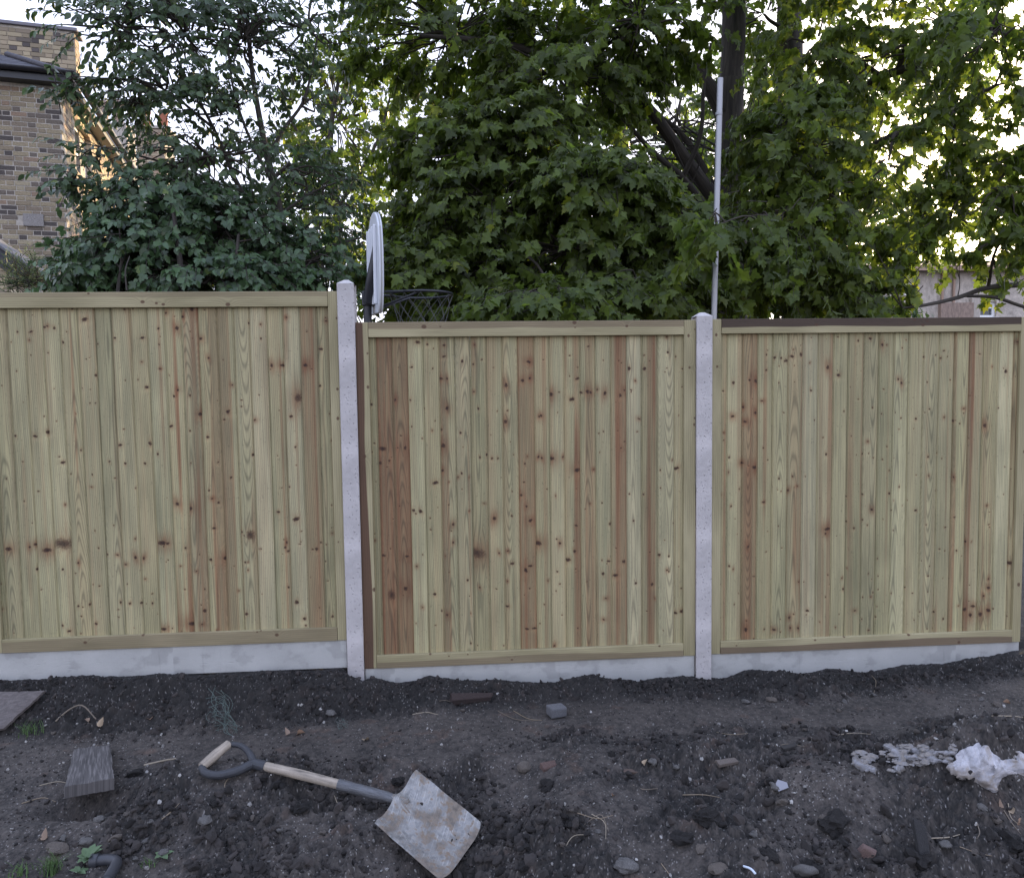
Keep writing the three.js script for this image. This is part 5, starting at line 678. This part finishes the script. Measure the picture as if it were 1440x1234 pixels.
{ // grey stone block, bricks, named stones
  const stoneM = std([0.27, 0.27, 0.285], 0.9, { map: grain, bumpMap: grain, bumpScale: 0.012 });
  const p = onSoil(783, 1008), g = new RoundedBoxGeometry(0.085, 0.052, 0.06, 3, 0.009), a = g.attributes.position; for (let i = 0; i < a.count; i++) { const n = n3(a.getX(i) * 40, a.getY(i) * 40, a.getZ(i) * 40) - 0.5; a.setXYZ(i, a.getX(i) * (1 + 0.16 * n) - 0.1 * a.getY(i), a.getY(i) * (1 + 0.25 * n), a.getZ(i) * (1 + 0.2 * n)); } g.computeVertexNormals();
  const m = single('stone_block', g, stoneM, 'squared grey granite stone standing on the trodden soil', 'stone'); m.position.copy(p).add(V(0, 0.03, 0)); m.rotation.set(0.05, 0.35, -0.06);
  const redM = std([0.2, 0.125, 0.105], 0.92, { map: grain, bumpMap: grain, bumpScale: 0.008 });
  const br = (px, py, w, h, d, rot, label, mat = redM, name = 'brick_fragment') => { const p = onSoil(px, py), g = new RoundedBoxGeometry(w, h, d, 2, Math.min(w, h, d) * 0.22), a = g.attributes.position; for (let i = 0; i < a.count; i++) { const n = n3(a.getX(i) * 60 + px, a.getY(i) * 60, a.getZ(i) * 60) - 0.5, tp = 1 - 0.45 * clamp(a.getX(i) / w + 0.5) * hsh(px, 3); a.setXYZ(i, a.getX(i) * (1 + 0.6 * n), a.getY(i) * (1 + 0.6 * n) * tp, a.getZ(i) * (1 + 0.6 * n) * tp); } g.computeVertexNormals(); const m = single(name, g, mat, label, name === 'brick_fragment' ? 'brick' : 'wood'); m.position.copy(p).add(V(0, h * (name === 'brick_fragment' ? 0.0 : 0.2), 0)); m.rotation.set(...rot); return m; };
  br(662, 983, 0.2, 0.04, 0.06, [0.3, 0.05, 0.0], 'long red brick edge showing in the dark bank under the middle panel', std([0.075, 0.05, 0.045], 0.95, { map: grain, bumpMap: grain, bumpScale: 0.01 }));
  br(772, 1078, 0.07, 0.025, 0.05, [0.1, 0.3, 0.05], 'flat pinkish brick flake lying on trodden soil');
  br(1216, 1202, 0.05, 0.06, 0.022, [0.2, -0.3, -0.5], 'pointed pinkish brick shard standing near the upright wood offcut', std([0.33, 0.22, 0.19], 0.9, { map: grain, bumpMap: grain, bumpScale: 0.008 }));
  br(1297, 1200, 0.042, 0.15, 0.02, [-0.55, 0.1, -0.12], 'dark slim wood offcut standing upright in the soil', std([0.05, 0.047, 0.047], 0.9, { map: grain, bumpMap: grain, bumpScale: 0.008 }), 'wood_offcut');
  br(1022, 1078, 0.09, 0.016, 0.035, [0.1, 0.2, 0], 'flat grey brown wood chip on the trodden strip', std([0.16, 0.13, 0.11], 0.9, { map: grain }), 'wood_chip');
  br(1110, 1052, 0.075, 0.014, 0.03, [0, 0.3, 0.05], 'dark curled wood chip with a pale root beside it', std([0.04, 0.036, 0.033], 0.9, { map: grain }), 'wood_chip');
  br(885, 1085, 0.17, 0.012, 0.03, [0.05, -0.12, -0.03], 'long thin reddish splinter pressed into the soil', std([0.13, 0.09, 0.07], 0.9, { map: grain }), 'wood_chip');
}
{ // white crusted stump and the crumbling root beside it
  const q = mulberry(12), chalkT = dataTex(256, 256, (i, j, o) => { const f = fbm(i / 14, j / 14, 4), m = fbm(i / 40 + 3, j / 40, 4), d = sm(0.45, 0.75, m + 0.6 * (f - 0.5)); for (let k = 0; k < 3; k++) o[k] = lerp([0.62, 0.61, 0.62][k] * (0.75 + 0.5 * f), [0.42, 0.37, 0.31][k], 0.5 * d) + 0.06 * (hsh(i, j) - 0.5); });
  const chalk = std(0xffffff, 0.95, { map: chalkT, bumpMap: chalkT, bumpScale: 0.012 });
  const base = onSoil(1392, 1082), g = group('tree_stump', 'chalky white weathered tree stump with a root arm poking out of soil', 'stump', base.toArray());
  const at = (px, py, d) => hitPlane(px, py, base.clone().add(V(0, 0, d)), V(0, 0.2, 1).normalize()).sub(base);
  const warp = (geo, f, a) => { const n = geo.attributes.normal, p = geo.attributes.position; for (let i = 0; i < p.count; i++) { const k = a * (n3(p.getX(i) * f + 9, p.getY(i) * f, p.getZ(i) * f) - 0.5) * 2 + a * 0.5 * (n3(p.getX(i) * f * 3, p.getY(i) * f * 3 + 5, p.getZ(i) * f * 3) - 0.5) * 2; p.setXYZ(i, p.getX(i) + n.getX(i) * k, p.getY(i) + n.getY(i) * k, p.getZ(i) + n.getZ(i) * k); } geo.computeVertexNormals(); return geo; };

  // one lumpy field: capsules joined smoothly, roughened, meshed
  const cap = [[1384, 1082, .02, 1384, 1060, .02, .085, .075], [1384, 1060, .02, 1382, 1032, -.01, .07, .025], [1375, 1060, .04, 1356, 1078, .05, .045, .035], [1386, 1036, -.02, 1418, 1050, -.03, .035, .05], [1418, 1050, -.03, 1470, 1060, 0, .05, .06], [1470, 1060, 0, 1540, 1080, .02, .06, .035], [1405, 1075, .02, 1450, 1072, .02, .045, .045]].map(([x0, y0, d0, x1, y1, d1, r0, r1]) => ({ a: at(x0, y0, d0), b: at(x1, y1, d1), r0, r1 }));
  const sdf = (x, y, z) => { let d = 1e3; const p = V(x, y, z); for (const c of cap) { const ab = c.b.clone().sub(c.a), t = clamp(p.clone().sub(c.a).dot(ab) / ab.lengthSq()), e = p.distanceTo(c.a.clone().addScaledVector(ab, t)) - lerp(c.r0, c.r1, t), k = 0.025, h = clamp(0.5 + 0.5 * (d - e) / k); d = lerp(d, e, h) - k * h * (1 - h); } const ridge = Math.abs(n3(x * 16 + 3, y * 7, z * 16) - 0.5); const w1 = n3(x * 9, y * 9, z * 9) * 9, fold = Math.abs(Math.sin(x * 30 + y * 14 + w1)) * 0.014 + Math.abs(Math.sin(x * 17 - y * 41 + z * 25 + w1 * 1.3)) * 0.012; return d + fold - 0.012 + 0.05 * (ridge - 0.10) + 0.025 * (n3(x * 45, y * 30, z * 45 + 7) - 0.5) + 0.010 * (n3(x * 120, y * 120, z * 120) - 0.5); };
  const mcN = 84, mc = new MarchingCubes(mcN, new THREE.MeshStandardMaterial(), false, false, 120000), ctr = V(0.18, 0.03, 0.0), hs = 0.42; mc.isolation = 0;
  for (let k = 0; k < mcN; k++) for (let j = 0; j < mcN; j++) for (let i = 0; i < mcN; i++) { const f = n => (n - mcN / 2) / (mcN / 2) * hs; mc.field[k * mcN * mcN + j * mcN + i] = -sdf(ctr.x + f(i), ctr.y + f(j), ctr.z + f(k)); }
  mc.update(); { const n = mc.count, pos = new Float32Array(n * 3), uvs = new Float32Array(n * 2); for (let i = 0; i < n; i++) { pos[i * 3] = mc.positionArray[i * 3] * hs + ctr.x; pos[i * 3 + 1] = mc.positionArray[i * 3 + 1] * hs + ctr.y; pos[i * 3 + 2] = mc.positionArray[i * 3 + 2] * hs + ctr.z; uvs[i * 2] = pos[i * 3] * 3 + pos[i * 3 + 2] * 1.3; uvs[i * 2 + 1] = pos[i * 3 + 1] * 3 + pos[i * 3 + 2] * 0.7; }
    let sg = new THREE.BufferGeometry(); sg.setAttribute('position', new THREE.BufferAttribute(pos, 3)); const w = mergeVertices(sg, 1e-4), ix = w.index.array; const P2 = w.attributes.position; { const e1 = V(0, 0, 0), e2 = V(0, 0, 0), q0 = V(0, 0, 0), ce = V(0, 0, 0); let flip = 0, tot = 0; for (let i = 0; i < Math.min(ix.length, 3000); i += 3) { q0.fromBufferAttribute(P2, ix[i]); e1.fromBufferAttribute(P2, ix[i + 1]).sub(q0); e2.fromBufferAttribute(P2, ix[i + 2]).sub(q0); e1.cross(e2).normalize(); ce.copy(q0).addScaledVector(e1, 0.004); if (sdf(ce.x, ce.y, ce.z) < sdf(q0.x, q0.y, q0.z)) flip++; tot++; } if (flip > tot / 2) for (let i = 0; i < ix.length; i += 3) { const t = ix[i + 1]; ix[i + 1] = ix[i + 2]; ix[i + 2] = t; } }
    w.computeVertexNormals(); const uu = new Float32Array(P2.count * 2); for (let i = 0; i < P2.count; i++) { uu[i * 2] = P2.getX(i) * 3 + P2.getZ(i) * 1.3; uu[i * 2 + 1] = P2.getY(i) * 3 + P2.getZ(i) * 0.7; } w.setAttribute('uv', new THREE.BufferAttribute(uu, 2)); part('stump', w, chalk, g); g.scale.set(1.0, 0.7, 0.9); g.position.y -= 0.025; g.position.z -= 0.03; }
  const rb = onSoil(1260, 1078), r = group('chalky_root', 'crumbling white crusted root lying beside the stump', 'root', rb.toArray());
  const lt = (px, py, up = 0.01) => onSoil(px, py).add(V(0, up, 0)).sub(rb);
  const chalkDirty = std([0.72, 0.73, 0.73], 0.97, { map: chalkT, bumpMap: chalkT, bumpScale: 0.012 });
  for (const [pts, rad] of [[[[1245, 1052], [1262, 1062], [1268, 1076], [1262, 1086]], [0.012, 0.022, 0.02, 0.012]], [[[1262, 1054], [1290, 1058], [1320, 1060], [1345, 1062]], [0.01, 0.014, 0.012, 0.01]], [[[1264, 1066], [1300, 1070], [1335, 1076]], [0.012, 0.013, 0.008]], [[[1202, 1070], [1212, 1082], [1232, 1086]], [0.014, 0.022, 0.016]]]) part('root_strand', warp(tube(pts.map(p => lt(p[0], p[1], 0.004)), rad.map(v => v * 0.75), 12, 30), 70, 0.014), chalkDirty, r);
  const lumps = []; for (let i = 0; i < 420; i++) { const a = q(), px = a < 0.45 ? rr(1200, 1262, q) : rr(1262, 1345, q), py = a < 0.45 ? rr(1062, 1088, q) : rr(1052, 1080, q); if (n2(px / 11, py / 6) < 0.52) continue; const p = lt(px, py, 0.010), l = lump(rr(0.003, 0.017, q) * (q() < 0.5 ? 0.6 : 1), i * 3.3, 0.8, 1, [rr(0.8, 2, q), rr(0.35, 0.7, q), rr(0.7, 1.2, q)], true); l.rotateY(rr(-0.6, 0.6, q)); l.translate(p.x, p.y, p.z); lumps.push(l); } const cr = part('crust', merge(lumps), chalkDirty, r); cr.userData.kind = 'stuff';
}
{ // stones, twigs, dead leaves
  const q = mulberry(31), cols = [[0.25, 0.235, 0.22], [0.33, 0.31, 0.285], [0.22, 0.185, 0.155], [0.17, 0.16, 0.16], [0.42, 0.40, 0.38]].map(c => std(c, 0.92, { map: grain, bumpMap: grain, bumpScale: 0.01 }));
  const bigStones = [[286, 1156, .028], [453, 1172, .014], [393, 1173, .012], [355, 1152, .009], [466, 1003, .022], [1132, 1027, .014], [1188, 988, .013], [1180, 1000, .012], [940, 1160, .012], [1105, 1022, .018], [918, 1074, .02], [738, 1082, .026], [950, 1082, .014], [804, 1142, .012], [1090, 1110, .02], [1100, 1132, .016], [880, 1224, .036], [1010, 1226, .026], [1134, 1230, .03], [1246, 1183, .014], [1382, 1136, .016], [1398, 1152, .02], [1230, 978, .012], [1403, 993, .016], [1140, 990, .01], [80, 1197, .03], [120, 1185, .022], [162, 1180, .016], [140, 1152, .018], [178, 1146, .014], [212, 1160, .01], [245, 1160, .009], [205, 1183, .012], [160, 1205, .014], [190, 1208, .01], [60, 1180, .012], [230, 1200, .016], [75, 1032, .012], [88, 1180, .014], [650, 1000, .01], [1048, 988, .02], [1085, 986, .022], [1380, 985, .014], [1290, 1030, .012], [1330, 1024, .012], [1160, 1155, .02], [1060, 1175, .016], [790, 1190, .01], [842, 1170, .012], [985, 1195, .018], [1330, 1190, .02], [1370, 1200, .014]];
  const gs = [0, 1, 2, 3].map(k => lump(1, 11 + k * 5.7, 0.7, k % 2 ? 1 : 2, [1.2, 0.5 + 0.08 * k, 0.9], k % 2 === 1));
  bigStones.forEach(([px, py, r], i) => { const p = onSoil(px, py), m = single('stone', gs[i % 4], cols[(i * 7 + (i >> 1)) % 5], ({ 0: 'pale rounded stone below the shovel shaft', 4: 'grey stone at the foot of the dark bank near the taller post', 16: 'largest pale lumpy stone in the dug soil', 11: 'flat grey stone beside the pinkish brick flake', 25: 'broad grey stone beside the grass and rosette weed' })[i] || 'small pale stone half sunk in the dug soil', 'stone', 'small stones in the soil'); m.position.copy(p).add(V(0, r * 0.25, 0)); m.scale.setScalar(r); m.rotation.set(rr(-.3, .3, q), rr(0, 6, q), rr(-.3, .3, q)); });
  const clodM = std([0.026, 0.022, 0.02], 0.98, { map: grain, bumpMap: grain, bumpScale: 0.01 });
  for (const [px, py, r] of [[990, 1150, .05], [1170, 1158, .06], [960, 1180, .04], [810, 1160, .035], [770, 1105, .045], [560, 1100, .03], [1140, 1225, .05], [1290, 1210, .05], [1420, 1190, .05], [420, 1140, .03], [190, 1090, .035], [640, 1190, .03], [860, 1060, .02], [1080, 1200, .045], [740, 1215, .03], [200, 1130, .025], [300, 1130, .02]]) { const p = onSoil(px, py), m = single('soil_clod', lump(1, px * 0.37, 0.95, 3, [1.2, 0.7, 1], true), clodM, 'large dark clod of dug soil', 'clod', 'large clods of dug soil'); m.position.copy(p).add(V(0, r * 0.02, 0)); m.scale.setScalar(r * 0.75); m.rotation.y = rr(0, 6, q); }
  const twigC = [[0.2, 0.155, 0.105], [0.15, 0.12, 0.09], [0.27, 0.225, 0.165]].map(c => std(c, 0.85));
  const twig = (pts, r, k, label, grp, name = 'twig') => { const w = pts.map(([x, y, u]) => onSoil(x, y).add(V(0, r * 0.7 + (u || 0) * 0.55, 0))), b = w[0].clone(); const m = single(name, tube(w.map(p => p.sub(b)), [r, r * 0.9, r * 0.55], 5, pts.length * 3), twigC[k % 3], label, name, grp); m.position.copy(b); };
  twig([[202, 1077], [225, 1072], [247, 1068]], .0045, 2, 'thick straw coloured stick between the plank and the shovel', undefined, 'stick');
  twig([[218, 1160], [240, 1145], [252, 1130]], .0028, 0, 'thin bent twig on the heap below the shovel handle', undefined);
  twig([[78, 1018], [95, 1006, .03], [115, 1003, .05], [135, 1015, .01]], .0045, 1, 'arched root sprung out of the dark bank', undefined, 'root');
  const many = [[[722, 1000], [745, 1012], [762, 1013]], [[700, 1000], [725, 1012], [750, 1014]], [[790, 1205], [806, 1185, .02], [825, 1176]], [[812, 1150, .02], [840, 1158, .03], [862, 1150, .01]], [[820, 1165, .01], [845, 1152, .03], [856, 1170]], [[832, 1148, .01], [850, 1162, .02], [852, 1180]], [[960, 1118], [990, 1120], [1012, 1122]], [[1090, 1050], [1112, 1047], [1132, 1050]], [[1175, 1035], [1200, 1034], [1225, 1036]], [[1008, 1030], [1030, 1034], [1052, 1034]], [[1178, 1150], [1184, 1165], [1176, 1178]], [[1310, 1180], [1335, 1184], [1350, 1178]], [[1350, 1192], [1375, 1200], [1395, 1206]], [[1374, 1160], [1378, 1172], [1374, 1185]], [[1395, 1010], [1420, 1008], [1440, 1010]], [[1226, 950], [1232, 962, .02], [1229, 976]], [[1380, 936, .04], [1376, 926, .02]], [[480, 1140], [474, 1130], [470, 1120]], [[320, 1120], [316, 1105, .01], [326, 1090]], [[1412, 1140], [1425, 1160], [1436, 1175]], [[1418, 1130], [1422, 1150], [1432, 1160]], [[930, 1215], [938, 1225], [944, 1234]], [[890, 1105], [905, 1112], [925, 1110]], [[55, 1105], [80, 1100], [95, 1102]], [[30, 1130], [60, 1122], [78, 1128]], [[640, 990], [625, 985], [612, 988]], [[580, 1005], [600, 1002], [616, 1006]]];
  many.forEach((p, i) => twig(p, rr(.0014, .0026, q), i, 'thin pale root fibre lying on the soil', 'root fibres on the soil'));
  const dryM = [[0.25, 0.155, 0.10], [0.2, 0.14, 0.1], [0.28, 0.21, 0.14]].map(c => std(c, 0.8, { side: THREE.DoubleSide }));
  const curl = fanLeaf(oval.map(([x, y]) => [x * 1.4, y]), 0.9, 0.55);
  [[211, 1015, .07], [124, 1023, .06], [138, 1025, .055], [418, 1036, .06], [405, 1036, .045], [512, 1045, .06], [862, 1122, .03], [58, 1186, .05], [1425, 1150, .05], [1435, 1165, .045], [1412, 1140, .04], [905, 1080, .04], [1420, 990, .05]].forEach(([px, py, s], i) => { const p = onSoil(px, py), m = single('dead_leaf', curl, dryM[i % 3], 'curled brown dead leaf lying on the soil', 'leaf', 'dead leaves on the soil'); m.position.copy(p).add(V(0, 0.012, 0)); m.scale.setScalar(s * 0.62); m.rotation.set(-1.2 + rr(-.3, .3, q), rr(0, 6, q), rr(-.5, .5, q)); });
  // torn green netting
  const nb = onSoil(322, 1030), net = [], nq = mulberry(64); for (let i = 0; i < 15; i++) { const pts = []; let x = rr(-0.04, 0.04, nq), z = rr(-0.03, 0.03, nq); const h = rr(0.1, 0.22, nq); for (let k = 0; k <= 6; k++) { const t = k / 6; pts.push(V(x - 0.06 * t + 0.02 * Math.sin(t * 9 + i), h * t, z + 0.02 * Math.cos(t * 7 + i * 2))); } net.push(tube(pts, 0.0011, 3, 12)); } for (let k = 1; k < 9; k++) { const y = k * 0.022; net.push(tube([V(-0.05 - y * 0.25, y, 0.02), V(-y * 0.25, y + rr(-.01, .01, nq), -0.01), V(0.045 - y * 0.3, y + rr(-.01, .01, nq), 0.02)], 0.001, 3, 6)); }
  const nm = single('plastic_netting', merge(net), std([0.10, 0.135, 0.12], 0.7), 'torn scrap of green plastic netting standing up from the soil', 'netting'); nm.position.copy(nb);
  const nb2 = onSoil(484, 1024), n2m = single('plastic_netting', merge(net.slice(3, 12)), nm.material, 'low tangle of faded green netting near the shovel', 'netting'); n2m.position.copy(nb2); n2m.scale.set(0.6, 0.3, 0.6); n2m.rotation.y = 1.2;
  // weeds
  const grassM = leafMat([0.09, 0.15, 0.05], 0.35, 0.2), weedM = leafMat([0.13, 0.19, 0.10], 0.3, 0.2);
  const tuft = (px, py, n, h, label, spread = 0.05) => { const b = onSoil(px, py), P = [], I = []; for (let i = 0; i < n; i++) { const a = rr(0, 6.28, q), r0 = rr(0, spread, q), hh = h * rr(0.5, 1.1, q), ln = rr(0.2, 0.9, q) * hh, w = 0.0022, ca = Math.cos(a), sa = Math.sin(a), x = r0 * Math.cos(a * 3.1), z = r0 * Math.sin(a * 3.1), k = P.length / 3; for (let j = 0; j < 4; j++) { const t = j / 3, ww = w * (1 - t * 0.95); P.push(x + ca * ln * t * t - sa * ww, hh * (t - 0.25 * t * t) - 0.004, z + sa * ln * t * t + ca * ww, x + ca * ln * t * t + sa * ww, hh * (t - 0.25 * t * t) - 0.004, z + sa * ln * t * t - ca * ww); } for (let j = 0; j < 3; j++) I.push(k + j * 2, k + j * 2 + 1, k + j * 2 + 2, k + j * 2 + 1, k + j * 2 + 3, k + j * 2 + 2); } const m = single('grass_tuft', geoFrom(P, I), grassM, label, 'grass'); m.position.copy(b); };
  tuft(72, 1225, 90, 0.075, 'bright green grass tuft near the black pipe bend', 0.035); tuft(45, 1030, 50, 0.07, 'sparse grass tuft beside the flat board sheet', 0.06); tuft(30, 1228, 40, 0.05, 'small grass tuft at the foot of the slope', 0.05); tuft(210, 1215, 40, 0.03, 'low mossy grass tuft among pebbles', 0.03);
  const weed = (px, py, n, s, label) => { const b = onSoil(px, py), g = group('weed', label, 'plant', b.toArray()); for (let i = 0; i < n; i++) { const m = part('leaf', ivyLeaf, weedM, g); m.rotation.set(-1.0 + rr(-.35, .35, q), 0, 0); m.position.y = 0.005; const h = new THREE.Quaternion().setFromAxisAngle(UP, i / n * 6.28 + rr(-.3, .3, q)); m.quaternion.premultiply(h); m.scale.set(s * 0.7, s * rr(0.7, 1.1, q), s); } };
  weed(124, 1210, 8, 0.05, 'pale green rosette weed beside the grass tuft'); weed(110, 1228, 6, 0.035, 'small rosette weed touching the black pipe bend'); weed(228, 1206, 5, 0.04, 'tiny weed seedling among the pebbles');
  const pb = onSoil(150, 1222), blackM = std([0.03, 0.031, 0.036], 0.5), pg = group('pipe_bend', 'black plastic pipe elbow lying in the weeds', 'pipe', pb.toArray());
  part('elbow', tube([V(-0.045, 0.02, -0.02), V(0.0, 0.022, -0.018), V(0.032, 0.022, -0.002), V(0.04, 0.02, 0.05), V(0.04, 0.018, 0.09)], 0.019, 14, 20), blackM, pg); part('collar', tube([V(-0.06, 0.02, -0.021), V(-0.035, 0.021, -0.02)], 0.024, 14, 2), blackM, pg);
  const pl = single('plastic_scrap', new THREE.ExtrudeGeometry(new THREE.Shape([[0, 0], [0.055, 0.01], [0.06, 0.03], [0.025, 0.045], [0.005, 0.03]].map(p => new THREE.Vector2(...p))), { depth: 0.002, bevelEnabled: false }), std([0.2, 0.2, 0.225], 0.5), 'crumpled pale plastic scrap beside a dark clod', 'litter'); pl.position.copy(onSoil(1095, 1118)).add(V(0, 0.012, 0)); pl.rotation.set(-1.0, 0.3, 0.2);
  const nl = single('plastic_strip', tube([V(0, 0, 0), V(0.012, 0.01, 0.03), V(0.016, 0.012, 0.06)], 0.004, 6, 6), std([0.6, 0.66, 0.75], 0.4), 'thin pale blue plastic strip sticking out of the soil', 'litter'); nl.position.copy(onSoil(1046, 1218));
  // loose crumbs and grit that nobody could count
  const crumbs = [0, 1].map(k => lump(1, 40 + k * 9, 0.75, 1, [1.15, 0.75, 0.95], true)), lists = [[], []], colr = [[], []], m4 = new THREE.Matrix4(), e = new THREE.Euler(), qu = new THREE.Quaternion();
  for (let i = 0; i < 64000; i++) { const x = rr(-2.0, 3.4, q), z = rr(0.01, 2.2, q), L = looseness(x, z); if (q() > (0.08 + 0.92 * L) * (0.12 + 0.88 * sm(0.4, 0.6, fbm(x * 3.3 + 2, z * 3.3 + 70, 3)))) continue; const big = Math.pow(q(), 5), r = 0.0016 + (z < 0.42 ? 0.011 : 0.019) * Math.pow(big, 1.6) * (0.3 + 0.7 * L) + 0.0025 * q(), y = height(x, z) + r * 0.25, k = i & 1; e.set(rr(0, 6, q), rr(0, 6, q), rr(0, 6, q)); lists[k].push(new THREE.Matrix4().compose(V(x, y, z), qu.setFromEuler(e).clone(), V(r, r * 0.85, r))); const v = rr(0.5, 2.7, q) * rr(0.7, 1, q); colr[k].push(new THREE.Color(0.0185 * v, 0.0155 * v, 0.014 * v)); }
  lists.forEach((l, k) => { const im = new THREE.InstancedMesh(crumbs[k], std(0xffffff, 0.98), l.length); im.name = numbered('soil_crumbs'); l.forEach((m, i) => { im.setMatrixAt(i, m); im.setColorAt(i, colr[k][i]); }); scene.add(im); tag(im, k ? 'fine loose crumbs of dug soil' : 'coarse loose crumbs of dug soil', 'soil', null, 'stuff'); });
  const grit = [], gc = []; for (let i = 0; i < 6000; i++) { const x = rr(-2.0, 3.4, q), z = rr(0.02, 2.2, q); if (q() > 0.2 + 0.8 * gritAt(x, z) * sm(0.25, 0.5, z)) continue; const r = 0.0013 + 0.006 * Math.pow(q(), 6), y = height(x, z) + r * 0.4; e.set(rr(0, 6, q), rr(0, 6, q), rr(0, 6, q)); grit.push(new THREE.Matrix4().compose(V(x, y, z), qu.setFromEuler(e).clone(), V(r * 1.2, r * 0.8, r))); const v = rr(0.1, 0.34, q); gc.push(new THREE.Color(v, v * 0.95, v * 0.88)); }
  const gi = new THREE.InstancedMesh(crumbs[0], std(0xffffff, 0.9), grit.length); gi.name = 'grit'; grit.forEach((m, i) => { gi.setMatrixAt(i, m); gi.setColorAt(i, gc[i]); }); scene.add(gi); tag(gi, 'pale grit scattered over the soil', 'grit', null, 'stuff');
}

scene.traverse(m => { if (m.isMesh) { m.castShadow = true; m.receiveShadow = true; } });
renderer.render(scene, camera);
